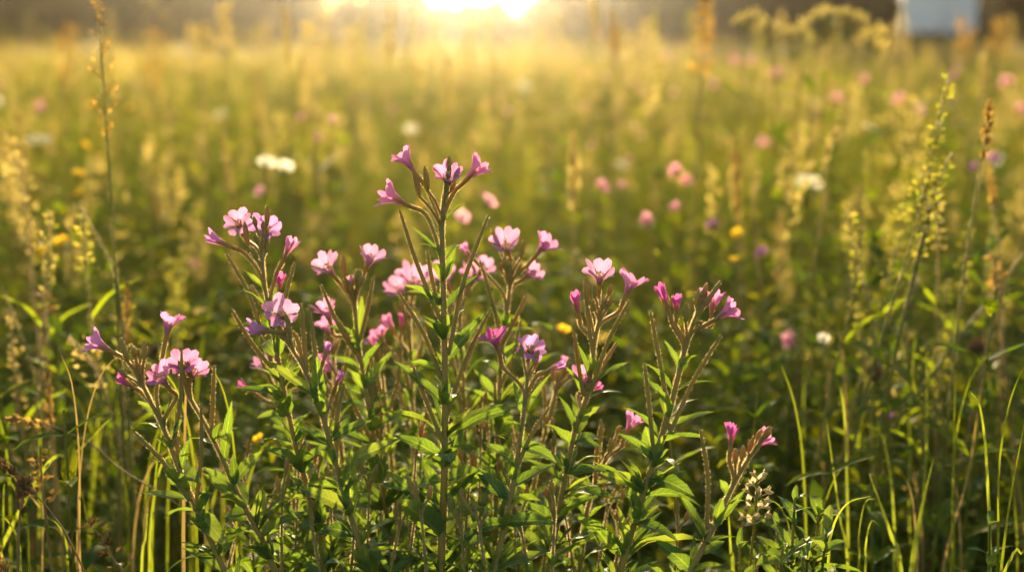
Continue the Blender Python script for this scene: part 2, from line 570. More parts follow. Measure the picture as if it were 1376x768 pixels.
LT_ = 'dark green tree at the far edge of the meadow, left of the sun'
RT_ = 'dark brown leafy tree at the far edge of the meadow, right of the sun'
k = 0
for px, D, pr, lab, nm, sc in [
    (-520, 32, 2, LT_, 'tree', 1.1), (-390, 31, 0, LT_, 'tree', 1.05), (1740, 32, 0, RT_, 'tree', 1.1), (-260, 31, 0, LT_, 'tree', 1.0), (-130, 33, 2, LT_, 'tree', 1.1), (-10, 31, 0, LT_, 'tree', 1.05), (95, 32, 2, LT_, 'tree', 1.0), (200, 31.5, 0, LT_, 'tree', .95), (300, 33, 2, LT_, 'tree', 1.0),
    (398, 31, 1, 'dark brown tree just left of the small bright gap of sky', 'tree', 1.1),
    (468, 32, 3, 'low brown bush under the small bright gap of sky', 'bush', 1.52),
    (524, 31.5, 4, 'narrow dark bush between the small gap and the sunlit gap', 'bush', 1.7),
    (585, 33, 3, 'low brown bush under the left half of the sunlit gap', 'bush', 1.42),
    (645, 32.4, 3, 'low brown bush under the middle of the sunlit gap', 'bush', 1.33),
    (705, 32, 3, 'low brown bush under the right half of the sunlit gap', 'bush', 1.5),
    (785, 32, 1, RT_, 'tree', 1.2), (885, 31, 1, RT_, 'tree', 1.75), (980, 32, 1, RT_, 'tree', 1.8), (1070, 31, 1, RT_, 'tree', 1.3),
    (1178, 42, 3, 'low bush hiding the foot of the pale shed, leftmost of four', 'bush', .74), (1222, 43, 3, 'low bush hiding the foot of the pale shed, second from the left of four', 'bush', .72), (1265, 42, 3, 'low bush hiding the foot of the pale shed, third from the left of four', 'bush', .74), (1312, 43, 3, 'low bush hiding the foot of the pale shed, rightmost of four', 'bush', .75),
    (1098, 32, 2, 'dark green tree beside the pale shed, on its left', 'tree', 1.05),
    (1062, 34, 2, 'tall dark green tree behind the pale umbels', 'tree', 1.7), (1455, 33, 2, RT_, 'tree', 1.6), (1328, 50, 4, 'dark bush beside the right wall of the pale shed', 'bush', 1.6),
    (1415, 31, 1, 'dark brown tree beside the pale shed, on its right', 'tree', 1.0),
    (1500, 32, 2, RT_, 'tree', 1.1), (1620, 31, 1, RT_, 'tree', 1.0),
    (318, 35, 1, LT_, 'tree', 1.25), (362, 37, 0, LT_, 'tree', 1.2), (1160, 56, 2, 'dark tree standing behind the pale shed, past its left wall', 'tree', 1.5), (1222, 58, 1, 'dark tree standing behind the middle of the pale shed', 'tree', 1.5), (1345, 56, 2, 'dark tree standing behind the pale shed, past its right wall', 'tree', 1.5), (1158, 37, 4, 'slim dark bush touching the left wall of the pale shed', 'bush', 1.5),
    (50, 36, 1, LT_, 'tree', 1.1), (160, 36.5, 0, LT_, 'tree', 1.1), (260, 36, 1, LT_, 'tree', 1.1), (840, 36, 0, RT_, 'tree', 1.0), (930, 36, 1, RT_, 'tree', 1.1), (1025, 36, 0, RT_, 'tree', 1.1), (1110, 37, 1, RT_, 'tree', 1.1), (1440, 36, 0, RT_, 'tree', 1.1)]:
    far_tree(px, D, pr, lab, nm, sc * (.74 if pr in (0, 1, 2) and px < 1000 else 1.0), k * 1.3); k += 1

# pale shed
def box(mb, c, s, mat=0):
    x, y, z = c; a, b, h = s[0] / 2, s[1] / 2, s[2] / 2
    v = [(x + i * a, y + j * b, z + q * h) for i in (-1, 1) for j in (-1, 1) for q in (-1, 1)]
    mb.add(v, [(0, 1, 3, 2), (4, 6, 7, 5), (0, 4, 5, 1), (2, 3, 7, 6), (0, 2, 6, 4), (1, 5, 7, 3)], mat)


def flat(o):
    for p in o.data.polygons: p.use_smooth = False
    return o


SD = 46.0
sx = (1250 - 688) / F * SD
shed = bpy.data.objects.new('garden_shed', None); COL.objects.link(shed); shed.location = (sx, SD, 0); shed.rotation_euler.z = R(-14); shed.scale = (.86, .86, 1)
tag(shed, 'pale white boarded shed far behind the meadow between dark trees', 'shed')
w_ = MB(); box(w_, (0, 0, 1.3), (2.6, 2.2, 2.6))
w_.add([(-1.3, -1.1, 2.6), (1.3, -1.1, 2.6), (0, -1.1, 3.3), (-1.3, 1.1, 2.6), (1.3, 1.1, 2.6), (0, 1.1, 3.3)], [(0, 1, 2), (4, 3, 5)])
for i in range(12): box(w_, (0, -1.106, .12 + i * .205), (2.6, .012, .012))
flat(link('wall', w_.mesh('wall', ['shed_wall']), shed))
r_ = MB()
for s in (-1, 1):
    r_.add([(s * 1.45, -1.25, 2.535), (0, -1.25, 3.32), (0, 1.25, 3.32), (s * 1.45, 1.25, 2.535), (s * 1.45, -1.25, 2.6), (0, -1.25, 3.39), (0, 1.25, 3.39), (s * 1.45, 1.25, 2.6)],
           [(0, 1, 2, 3), (7, 6, 5, 4), (0, 4, 5, 1), (3, 2, 6, 7), (0, 3, 7, 4)])
flat(link('roof', r_.mesh('roof', ['shed_roof']), shed))
d_ = MB(); box(d_, (.5, -1.13, .95), (.8, .04, 1.9)); door = flat(link('door', d_.mesh('door', ['shed_trim']), shed))
d_ = MB(); box(d_, (.2, -1.16, .95), (.03, .03, .12)); flat(link('handle', d_.mesh('handle', ['shed_roof']), door))
d_ = MB()
for c, s in (((-.6, -1.13, 2.32), (.7, .05, .05)), ((-.6, -1.13, 1.88), (.7, .05, .05)), ((-.925, -1.13, 2.1), (.05, .05, .39)), ((-.275, -1.13, 2.1), (.05, .05, .39)), ((-.6, -1.13, 2.1), (.03, .04, .39))): box(d_, c, s)
win = flat(link('window', d_.mesh('window', ['shed_trim']), shed))
d_ = MB(); box(d_, (-.6, -1.115, 2.1), (.64, .012, .4)); flat(link('pane', d_.mesh('pane', ['glass']), win))

# evening haze over the meadow
hz = MB(); box(hz, (0, 35, 2.0), (130, 110, 6.0))
hm, nt, N, L = mk('evening_haze')
o_ = N('ShaderNodeOutputMaterial'); pv = N('ShaderNodeVolumePrincipled')
pv.inputs['Color'].default_value = (1.0, .95, .85, 1)
pv.inputs['Density'].default_value = 0.0007
pv.inputs['Anisotropy'].default_value = 0.955
L(pv.outputs[0], o_.inputs['Volume'])
M['haze'] = hm
tag(link('haze', hz.mesh('haze', ['haze'])), 'golden evening haze lying over the meadow', 'haze', None, 'stuff')

# ------------------------------------------------------------------ meadow stuff
def grass_tuft(nb, h, w, spread, seed, mat=0):
    r = random.Random(seed); mb = MB()
    for _ in range(nb):
        a = r.random() * 2 * PI; b = r.random() * spread
        hh = h * r.uniform(.5, 1.1); be = r.uniform(.05, .6); az = r.random() * 2 * PI
        x0, y0 = b * math.cos(a), b * math.sin(a)
        n = 5; fz = r.random() * PI
        vs = []
        for i in range(n):
            t = i / (n - 1)
            q = be * hh * t * t
            x = x0 + math.cos(az) * q; y = y0 + math.sin(az) * q; z = hh * t * (1 - .35 * be * t)
            ww = w * .5 * (.7 + .6 * t if t < .4 else .94) * max(.06, (1 - t) ** .55)
            vs += [(x - math.cos(fz) * ww, y - math.sin(fz) * ww, z), (x + math.cos(fz) * ww, y + math.sin(fz) * ww, z)]
        mb.add(vs, [(2 * i, 2 * i + 1, 2 * i + 3, 2 * i + 2) for i in range(n - 1)], mat)
    return template(mb)


def herb_shoot(h, nn, L, W, seed, nv=5, stem=True):
    r = random.Random(seed); mb = MB()
    st = random.getstate(); random.seed(seed)
    tip = Vector((r.uniform(-.1, .1) * h, r.uniform(-.1, .1) * h, h))
    if stem: tube(mb, [(0, 0, 0), tip * .5 + Vector((r.uniform(-.01, .01), 0, 0)), tip], [.0016, .0008], 5, 4, 1)
    for i in range(nn):
        t = .25 + .75 * (i + .5) / nn
        for s in (0, 1):
            a = i * 1.57 + s * PI + r.uniform(-.4, .4)
            d = Vector((math.cos(a), math.sin(a), r.uniform(.1, .9)))
            leaf(mb, tip * t, d, Vector((0, 0, 1)), L * r.uniform(.6, 1.1) * (1.1 - .5 * t), W * r.uniform(.7, 1.1) * (1.1 - .5 * t), r.uniform(.3, 1.2), .2, 0, nv)
    random.setstate(st)
    return template(mb)


def clover_bunch(seed):
    r = random.Random(seed); mb = MB()
    st = random.getstate(); random.seed(seed)
    for _ in range(5):
        a = r.random() * 6.28; q = r.uniform(.01, .07); h = r.uniform(.10, .26)
        top = Vector((math.cos(a) * q, math.sin(a) * q, h))
        tube(mb, [(0, 0, 0), top * .6 + Vector((0, 0, .02)), top], [.0009, .0007], 4, 3, 1)
        for k in range(3):
            b = a + k * 2.09
            leaf(mb, top, Vector((math.cos(b), math.sin(b), r.uniform(.1, .5))), Vector((0, 0, 1)), r.uniform(.014, .024), r.uniform(.012, .019), .5, .15, 0, 5, shape=.95)
    random.setstate(st)
    return template(mb)


def panicle_stalk(h, seed, dense=24, hl=.14, sz=1.4):
    r = random.Random(seed); mb = MB()
    st = random.getstate(); random.seed(seed)
    bx, by = r.uniform(-.12, .12) * h, r.uniform(-.12, .12) * h
    top = Vector((bx, by, h))
    tube(mb, [(0, 0, 0), (bx * .3, by * .3, h * .55), top], [.0012, .0006], 6, 4, 1)
    for _ in range(dense):
        t = r.random(); p = top * 1.0 - Vector((bx * .9, by * .9, h)).normalized() * hl * t
        a = r.random() * 6.28; q = r.uniform(.0, .006 + .016 * t * r.random())
        c = p + Vector((math.cos(a) * q, math.sin(a) * q, r.uniform(0, .01)))
        s = r.uniform(.003, .006) * sz; u = Vector((math.cos(a) * .5, math.sin(a) * .5, 1)).normalized(); v = u.cross(Vector((math.sin(a), -math.cos(a), .3))).normalized()
        mb.add([c - u * s * 1.2, c + v * s * .45, c + u * s * 1.4, c - v * s * .45], [(0, 1, 2, 3)], 0)
    random.setstate(st)
    return template(mb)


tg_near = [grass_tuft(14, .34, .0035, .05, i) for i in range(5)]
tg_mid = [grass_tuft(14, .42, .0042, .08, 20 + i) for i in range(5)]
tg_far = [grass_tuft(12, .46, .008, .16, 40 + i) for i in range(5)]
# near
x, y = wedge(150, .75, 3.6)
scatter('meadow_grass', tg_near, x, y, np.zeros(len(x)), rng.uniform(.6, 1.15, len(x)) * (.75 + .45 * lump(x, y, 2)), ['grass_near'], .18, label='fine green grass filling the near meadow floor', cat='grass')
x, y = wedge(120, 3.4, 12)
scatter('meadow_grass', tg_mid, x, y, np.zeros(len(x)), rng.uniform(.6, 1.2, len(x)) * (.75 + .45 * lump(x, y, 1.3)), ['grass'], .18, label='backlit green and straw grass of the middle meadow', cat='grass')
x, y = wedge(60, 11.5, 29, 3)
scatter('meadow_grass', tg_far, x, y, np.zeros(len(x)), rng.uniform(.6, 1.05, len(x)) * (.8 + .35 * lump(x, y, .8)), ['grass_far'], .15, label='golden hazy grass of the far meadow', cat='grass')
th = [herb_shoot(.36 + .04 * i, 7 + i, .045 + .006 * i, .016 + .003 * (i % 3), 60 + i) for i in range(6)]
x, y = wedge(210, .95, 3.6)
xr = rng.uniform(.16, .66, 360); yr = rng.uniform(1.0, 1.75, 360); x = np.concatenate([x, xr, -xr[:120] * 1.1]); y = np.concatenate([y, yr, yr[:120]])
scatter('leafy_undergrowth', th, x, y, np.zeros(len(x)), rng.uniform(.6, 1.1, len(x)), ['herb', 'green_stem'], .2, label='leafy green herbs filling the meadow behind the willowherbs', cat='undergrowth')
x, y = wedge(45, 3.5, 12)
th2 = [herb_shoot(.42 + .04 * i, 6, .06, .02, 80 + i, 4) for i in range(5)]
scatter('leafy_undergrowth', th2, x, y, np.zeros(len(x)), rng.uniform(.6, 1.25, len(x)), ['herb', 'green_stem'], .2, label='leafy yellow green herbs scattered through the middle meadow', cat='undergrowth')
def capsule_stalk(h, n, r0, seed):
    r = random.Random(seed); mb = MB(); st = random.getstate(); random.seed(seed)
    top = Vector((r.uniform(-.1, .1) * h, r.uniform(-.1, .1) * h, h))
    tube(mb, [(0, 0, 0), top * .6, top], [.0013, .0007], 5, 4, 2)
    for i in range(n):
        p = top * (1 - .42 * r.random() ** 1.3)
        a = r.random() * 6.28; q = r.uniform(.004, .02)
        c = p + Vector((math.cos(a) * q, math.sin(a) * q, r.uniform(.0, .012)))
        s_ = r0 * r.uniform(.6, 1.2)
        d = Vector((math.cos(a), math.sin(a), r.uniform(.2, 1.6)))
        leaf(mb, c, d, Vector((0, 0, 1)), s_ * 2, s_ * 1.5, r.uniform(.3, 1.6), .35, r.choice((0, 0, 1)), 5, shape=.95)
    random.setstate(st)
    return template(mb)


caps = [capsule_stalk(.42 + .04 * (i % 4), 10 + 2 * i, .0042 + .0007 * (i % 3), 300 + i) for i in range(7)]
x, y = wedge(48, 1.15, 4)
scatter('seeding_herbs', caps, x, y, np.zeros(len(x)), rng.uniform(.7, 1.12, len(x)), ['seed_pale', 'lit_leaf', 'green_stem'], .16, label='seeding herbs with golden capsules in the middle meadow', cat='undergrowth')
caps = [capsule_stalk(.46 + .03 * (i % 4), 9 + i, .0085 + .002 * (i % 3), 330 + i) for i in range(7)]
x, y = wedge(40, 3.6, 12)
scatter('seeding_herbs', caps, x, y, np.zeros(len(x)), rng.uniform(.7, 1.15, len(x)), ['seed_pale', 'lit_leaf', 'green_stem'], .16, label='seeding herbs with golden capsules further off in the meadow', cat='undergrowth')
caps = [capsule_stalk(.5 + .03 * (i % 4), 8 + i, .016 + .003 * (i % 3), 360 + i) for i in range(7)]
x, y = wedge(6, 11, 27, 2)
scatter('seeding_herbs', caps, x, y, np.zeros(len(x)), rng.uniform(.6, 1.2, len(x)), ['seed_pale', 'lit_leaf', 'green_stem'], .16, label='hazy golden herbs of the far meadow', cat='undergrowth')
def airy_spray(h, n, w, sp, seed):
    r = random.Random(seed); mb = MB(); st = random.getstate(); random.seed(seed)
    top = Vector((r.uniform(-.1, .1) * h, r.uniform(-.1, .1) * h, h))
    tube(mb, [(0, 0, 0), top * .5 + Vector((.01, 0, 0)), top], [.0011, .0005], 5, 3, 1)
    H = .16
    for i in range(n):
        v = r.random(); p = top - top.normalized() * H * v
        a = r.random() * 6.28; q = w * (.15 + .85 * math.sin(PI * (.1 + .75 * v))) * r.random() ** .6
        c = p + Vector((math.cos(a) * q, math.sin(a) * q, q * r.uniform(.2, .9)))
        s_ = sp * r.uniform(.6, 1.2)
        u = Vector((math.cos(a), math.sin(a), r.uniform(-.3, 1.2))).normalized(); k = u.cross(Vector((r.gauss(0, 1), r.gauss(0, 1), r.gauss(0, 1)))).normalized()
        mb.add([c - u * s_, c + k * s_ * .45, c + u * s_ * 1.2, c - k * s_ * .45], [(0, 1, 2, 3)], 0)
    random.setstate(st)
    return template(mb)


x, y = wedge(52, 1.35, 5)
scatter('feathery_grass', [airy_spray(.46 + .03 * (i % 4), 34, .03 + .008 * (i % 3), .0026, 400 + i) for i in range(7)], x, y, np.zeros(len(x)), rng.uniform(.7, 1.12, len(x)), ['seed_green', 'green_stem'], .15, label='airy green gold seed sprays over the middle meadow', cat='grass')
x, y = wedge(34, 5, 13)
scatter('feathery_grass', [airy_spray(.48 + .03 * (i % 4), 26, .045, .0042, 420 + i) for i in range(7)], x, y, np.zeros(len(x)), rng.uniform(.7, 1.15, len(x)), ['seed_green', 'green_stem'], .15, label='airy green gold seed sprays further off', cat='grass')
x, y = wedge(6, 7, 26, 3)
keep = lump(x, y, 1.4) > .5
x, y = x[keep], y[keep]
scatter('feathery_grass', [airy_spray(.6 + .05 * (i % 4), 26, .07, .009, 440 + i) for i in range(7)], x, y, np.zeros(len(x)), rng.uniform(.6, 1.08, len(x)), ['seed_green', 'green_stem'], .12, label='tall straw coloured grasses breaking the far edge of the meadow', cat='grass')
x, y = wedge(1.7, 3.5, 15, .2)
keep = lump(x, y, 1.9) > .55
x, y = x[keep], y[keep]
scatter('feathery_grass', [airy_spray(.76 + .04 * (i % 4), 30, .045, .0055, 460 + i) for i in range(7)], x, y, np.zeros(len(x)), rng.uniform(.75, 1.15, len(x)), ['seed_pale', 'straw'], .14, label='loose drifts of tall pale grass standing above the meadow', cat='grass')
# coarse sunlit clumps standing above the sward
tc_ = [herb_shoot(.5 + .05 * (i % 3), 11, .075 + .01 * (i % 3), .026, 120 + i, 5) for i in range(6)]
cx, cy = wedge(3.4, 1.5, 11)
x = np.concatenate([cx + rng.normal(0, .09, len(cx)) for _ in range(5)]); y = np.concatenate([cy + rng.normal(0, .09, len(cy)) for _ in range(5)])
scatter('tall_herbs', tc_, x, y, np.zeros(len(x)), rng.uniform(.6, 1.12, len(x)), ['herb', 'green_stem'], .14, label='clumps of tall yellow green herbs rising above the grass', cat='undergrowth')
x, y = wedge(70, .75, 3.0)
scatter('clover_leaves', [clover_bunch(i) for i in range(5)], x, y, np.zeros(len(x)), rng.uniform(.8, 1.4, len(x)), ['clover', 'green_stem'], .1, label='clover leaves low on the meadow floor', cat='clover')
x, y = wedge(18, 1.6, 12)
scatter('grass_seed_heads', [panicle_stalk(.5 + .045 * i, i, 10 + 5 * (i % 4), .05 + .025 * (i % 4), 1.0 + .25 * (i % 3)) for i in range(9)], x, y, np.zeros(len(x)), rng.uniform(.5, .95, len(x)), ['seed_pale', 'straw'], .24, label='feathery seed heads above the middle meadow', cat='grass')
x, y = wedge(22, 11, 28, 3)
scatter('grass_seed_heads', [panicle_stalk(.52 + .02 * i, 10 + i, 14, .14, 2.4) for i in range(6)], x, y, np.zeros(len(x)), rng.uniform(.6, 1.02, len(x)), ['seed_pale', 'straw'], .1, label='hazy feathery seed heads of the far meadow', cat='grass')


# ------------------------------------------------------------------ meadow flowers and stalks that can be counted
def ground_under(p, lean=.0):
    return Vector((p.x - lean, p.y + random.uniform(-.03, .03), 0))


def head_mesh(kind, seed=0):
    """flower heads, centred on the origin, facing +z; returned as MB"""
    r = random.Random(seed); mb = MB(); Z = Vector((0, 0, 1))
    st = random.getstate(); random.seed(seed)
    if kind in ('clover', 'knapweed'):
        ellipsoid(mb, Vector((0, 0, 0)), Z, .011, .004, 0, 6, 7)
        for i in range(64):
            zz = 1 - 1.45 * (i + .5) / 64; a = i * 2.399 + r.uniform(-.3, .3)
            if r.random() < .3: continue
            q = math.sqrt(max(0, 1 - zz * zz))
            d = Vector((q * math.cos(a), q * math.sin(a), zz + .35)).normalized()
            leaf(mb, d * .004, d, Z, r.uniform(.006, .014), .0035, .3, .2, 0, 4)
        for k in range(4):
            a = k * 1.57
            leaf(mb, Vector((0, 0, -.006)), Vector((math.cos(a), math.sin(a), .1)), Z, .02, .008, .5, .2, 1, 5)
    elif kind in ('buttercup', 'campion', 'white_campion'):
        n = 5
        for k in range(n):
            a = k * 2 * PI / n + r.uniform(-.1, .1)
            leaf(mb, Vector((0, 0, 0)), Vector((math.cos(a), math.sin(a), 1.1 if kind == 'buttercup' else .55)), Z, .013, .012, .4, .12, 0, 5, shape=1.25)
        for k in range(14):
            a = k * 2.4; d = Vector((math.cos(a) * .4, math.sin(a) * .4, 1))
            tube(mb, [Vector((0, 0, 0)), d * .004, d * .007], [.0005, .0006], 3, 4, 0)
        ellipsoid(mb, Vector((0, 0, -.004)), Z, .01, .003, 1, 5, 6)
    elif kind == 'daisy':
        ellipsoid(mb, Vector((0, 0, .002)), Z, .006, .006, 2, 5, 9)
        for k in range(18):
            a = k * 2 * PI / 18
            leaf(mb, Vector((math.cos(a), math.sin(a), 0)) * .004, Vector((math.cos(a), math.sin(a), .25 + r.uniform(-.15, .15))), Z, .016, .005, .3, .15, 0, 5, shape=1.1)
    elif kind in ('yarrow', 'umbel'):
        R0 = .026 if kind == 'yarrow' else .03
        ni = 15 if kind == 'yarrow' else 10
        for i in range(ni):
            a = i * 2.399; q = R0 * math.sqrt((i + .5) / ni)
            c = Vector((math.cos(a) * q, math.sin(a) * q, -q * q * 6 + r.uniform(-.002, .002)))
            tube(mb, [Vector((0, 0, -.04)), Vector((c.x * .5, c.y * .5, -.022)), c], [.0007, .0005], 4, 4, 1)
            for j in range(9 if kind == 'yarrow' else 6):
                b = j * 2.399; w = (.0055 if kind == 'yarrow' else .006) * math.sqrt((j + .5) / 9)
                e = c + Vector((math.cos(b) * w, math.sin(b) * w, .001))
                for m_ in range(4):
                    cc = m_ * 1.57 + j
                    d = Vector((math.cos(cc), math.sin(cc), .3))
                    s = Vector((-math.sin(cc), math.cos(cc), 0)) * .001
                    f_ = 1 if kind == 'yarrow' else 1.5
                    if f_ > 1: d = Vector((d.x, d.y, r.uniform(-.4, 1.4))); e = e + Vector((0, 0, r.uniform(-.002, .003)))
                    s = s * f_; d = d * f_
                    mb.add([e, e + d * .0013 + s, e + d * .0026, e + d * .0013 - s], [(0, 1, 2, 3)], 0)
    elif kind == 'brown':
        ellipsoid(mb, Vector((0, 0, 0)), Z, .018, .006, 0, 7, 8)
        for i in range(40):
            a = i * 2.399; z = -.008 + .016 * i / 40
            d = Vector((math.cos(a), math.sin(a), .4))
            leaf(mb, Vector((math.cos(a) * .004, math.sin(a) * .004, z)), d, Z, .006, .003, .2, .2, 0, 4)
    random.setstate(st)
    return mb


HEADS = {'white_campion': ('white', 'green_stem'), 'clover': ('pink_far', 'green_stem'), 'knapweed': ('purple', 'green_stem'), 'buttercup': ('yellow', 'green_stem'), 'campion': ('pink_far', 'green_stem'),
         'daisy': ('white', 'green_stem', 'yellow'), 'yarrow': ('white', 'green_stem'), 'umbel': ('umbel', 'green_stem'), 'brown': ('seed_dark', 'green_stem')}
HM = {k: [head_mesh(k, 5 + s).mesh('flower_head', HEADS[k]) for s in (0, 1)] for k in HEADS}


def stem_mesh(h, seed, leaves=4, lsize=.05, r0=.0014):
    """stem from the origin (flower end) DOWN to the ground at z=-h, with a few leaves"""
    r = random.Random(seed); mb = MB()
    st = random.getstate(); random.seed(seed)
    bx = r.uniform(-.1, .1) * h; by = r.uniform(-.05, .1) * h
    pts = [Vector((bx, by, -h)), Vector((bx * .7, by * .7, -h * .55)), Vector((bx * .15, by * .15, -h * .2)), Vector((0, 0, 0))]
    c, fr = tube(mb, pts, [r0 * 1.4, r0 * .7], 10, 5, 0)
    for i in range(leaves):
        k = 2 + int(i * 6 / max(1, leaves)); a = r.random() * 6.28
        leaf(mb, c[k], Vector((math.cos(a), math.sin(a), r.uniform(.5, 1.2))), Vector((0, 0, 1)), lsize * r.uniform(.6, 1.2), lsize * .3, .8, .2, 1, 6)
    random.setstate(st)
    return mb.mesh('stem', ['green_stem', 'herb'])


CATS = {'white_campion': ('white_campion', 'flower'), 'clover': ('clover_flower', 'flower'), 'knapweed': ('knapweed', 'flower'), 'buttercup': ('buttercup', 'flower'), 'campion': ('campion', 'flower'),
        'daisy': ('daisy', 'flower'), 'yarrow': ('yarrow', 'flower'), 'umbel': ('umbel_plant', 'flower'), 'brown': ('dried_flower', 'seed head')}
stem_cache = {}


def flower_thing(px, py, d, kind, label, group, sc=1.0, tilt=None, leaves=4):
    p = P(px, py, d)
    h = max(.08, round(p.z / .04) * .04)
    key = (h, random.randrange(3), leaves)
    if key not in stem_cache:
        stem_cache[key] = stem_mesh(h, hash(key) % 9999, leaves)
    o = link(CATS[kind][0], stem_cache[key], None, p)
    o.scale.z = p.z / h
    o.rotation_euler.z = random.uniform(-.6, .6)
    tag(o, label, CATS[kind][1], group)
    c = link('flower_head', random.choice(HM[kind]), o)
    if kind in ('clover', 'buttercup', 'knapweed'): sc *= .75
    c.scale = (sc, sc * random.uniform(.75, 1), sc * h / p.z)
    t = tilt if tilt is not None else (random.uniform(-.8, .8), random.uniform(-.8, .8))
    c.rotation_euler = (t[0], t[1], random.random() * 6)
    return o


# the flowers one can pick out in the blur: (x, y, distance, kind, size, label)
PICKED = [
    (358, 220, 1.9, 'white_campion', 1.15, 'left one of two touching white flowers glowing in the blur left of the tallest willowherb'),
    (383, 225, 1.9, 'white_campion', 1.0, 'right one of two touching white flowers glowing in the blur left of the tallest willowherb'),
    (440, 219, 2.0, 'yarrow', .75, 'small flat white flower head between the touching white flowers and the tallest willowherb'),
    (405, 160, 2.6, 'clover', 1.0, 'pink clover head above the touching white flowers, left one of a close trio'),
    (446, 163, 2.6, 'clover', 1.1, 'pink clover head above the touching white flowers, right one of a close trio'),
    (428, 187, 2.4, 'clover', .9, 'pink clover head above the touching white flowers, lowest of a close trio'),
    (351, 259, 1.9, 'campion', .9, 'small pink flower just below the touching white flowers'),
    (655, 272, 1.5, 'campion', 1.0, 'pink flower in the blur just right of the tallest willowherb'),
    (620, 292, 1.5, 'campion', .8, 'pale pink flower in the blur behind the tallest stem'),
    (808, 252, 1.9, 'clover', 1.1, 'pink clover head in the blur, left of two standing side by side'),
    (835, 250, 1.95, 'clover', .8, 'smaller pink clover head in the blur, right of two standing side by side'),
    (908, 232, 1.8, 'clover', 1.1, 'pink clover head on top of a tall rosy stalk right of centre'),
    (921, 245, 1.8, 'clover', 1.0, 'pink clover head crowding the right of the tall rosy stalk'),
    (904, 280, 1.75, 'clover', .9, 'dull pink clover head lower down the tall rosy stalk'),
    (868, 298, 1.6, 'clover', 1.15, 'round pink clover head above the third pair of willowherb flowers'),
    (957, 303, 1.6, 'knapweed', .8, 'small purple knapweed head beside the yellow buttercup'),
    (992, 318, 1.5, 'buttercup', 1.1, 'bright yellow buttercup right of the small purple knapweed'),
    (985, 352, 1.4, 'buttercup', .9, 'yellow buttercup low under the brighter buttercup, right of centre'),
    (1062, 458, 1.3, 'clover', 1.0, 'faded pink clover head low among green herbs right of the willowherbs'),
    (1230, 383, 1.4, 'knapweed', .75, 'small violet knapweed head deep among green herbs on the right'),
    (1340, 214, 1.9, 'knapweed', 1.2, 'dark purple knapweed head beside a leaning grass stalk at the right'),
    (1305, 226, 1.9, 'knapweed', .9, 'purple knapweed head between the two tall grass stalks at the right'),
    (1024, 340, 1.5, 'knapweed', .8, 'pale violet knapweed head among sunlit stems right of centre'),
    (1088, 243, 1.7, 'yarrow', .85, 'white yarrow head seen edge on in the right middle meadow'),
    (1172, 173, 2.2, 'yarrow', .6, 'small cream yarrow head right of the white yarrow, further away'),
    (1122, 134, 3.0, 'clover', 1.6, 'pink clover head below the pale umbels, on the left'),
    (1210, 136, 3.0, 'clover', 1.9, 'large pink clover head below the pale umbels, on the right'),
    (1234, 150, 3.0, 'knapweed', 1.5, 'mauve knapweed head touching the large pink clover'),
    (1160, 110, 3.2, 'clover', 1.4, 'pink clover head at the foot of the tallest pale umbel'),
    (1043, 100, 3.4, 'clover', 1.7, 'pink clover head right of a row of rosy heads before the dark trees'),
    (1010, 86, 4.2, 'clover', 1.9, 'pink clover head, middle of a row of rosy heads before the dark trees'),
    (986, 84, 4.2, 'clover', 1.9, 'pink clover head, left end of a row of rosy heads before the dark trees'),
    (961, 115, 3.4, 'clover', 1.4, 'pink clover head just under the row of rosy heads'),
    (1353, 112, 3.0, 'clover', 1.5, 'violet pink clover head near the right edge, upper of two'),
    (1368, 148, 2.8, 'clover', 1.4, 'violet pink clover head near the right edge, lower of two'),
    (1285, 102, 2.8, 'campion', 1.6, 'pale pink flower behind the top of the tall dock stalk'),
    (800, 51, 4.5, 'clover', 1.9, 'pink clover head standing out against the brown trees'),
    (104, 238, 1.7, 'buttercup', 1.25, 'yellow buttercup right of the pale panicle at the left edge'),
    (108, 262, 1.7, 'buttercup', 1.0, 'yellow buttercup just under the larger buttercup at the left'),
    (84, 328, 1.5, 'buttercup', 1.1, 'yellow buttercup low at the left, brighter of a pair'),
    (62, 340, 1.5, 'buttercup', .9, 'yellow buttercup low at the left, dimmer of a pair'),
    (132, 482, 1.2, 'buttercup', .8, 'yellow buttercup behind the leftmost willowherb flower'),
    (122, 144, 2.8, 'buttercup', 1.3, 'yellow buttercup far off beside the tall grass stalk at the left'),
    (173, 148, 2.8, 'buttercup', 1.4, 'yellow buttercup far off right of the tall grass stalk at the left'),
    (113, 198, 2.2, 'buttercup', 1.1, 'yellow buttercup above the larger buttercup at the left'),
    (52, 187, 2.3, 'yarrow', .8, 'pale flat flower head left of the tall grass stalk'),
    (53, 146, 2.9, 'clover', 1.4, 'pink clover head far off near the left edge'),
    (350, 592, 1.1, 'buttercup', .7, 'yellow buttercup in the shade between two willowherb stems'),
    (756, 447, 1.25, 'buttercup', .9, 'yellow buttercup between the two right hand willowherb clumps'),
    (1174, 500, 1.2, 'brown', 1.0, 'brown dried flower head low among green herbs at the right'),
    (1311, 468, 1.3, 'brown', 1.1, 'dark brown dried flower head near the right edge'),
    (1210, 478, 1.35, 'white_campion', .45, 'tiny white flower among dark leaves at the right'),
    (1195, 560, 1.2, 'knapweed', .7, 'dull violet knapweed head in the shade at the lower right'),
    (1105, 455, 1.3, 'white_campion', .6, 'small white flower beside the faded pink clover'),
    (1340, 490, 1.3, 'white_campion', .4, 'tiny white flower near the dark dried head at the right edge'),
    (208, 470, 1.3, 'brown', .8, 'dark seed head behind the leftmost willowherb'),
]
for px, py, d, kd, s, lb in PICKED:
    flower_thing(px, py, d, kd, lb, None, s, (1.0, random.uniform(-.3, .3)) if kd in ('white_campion', 'campion') else None)

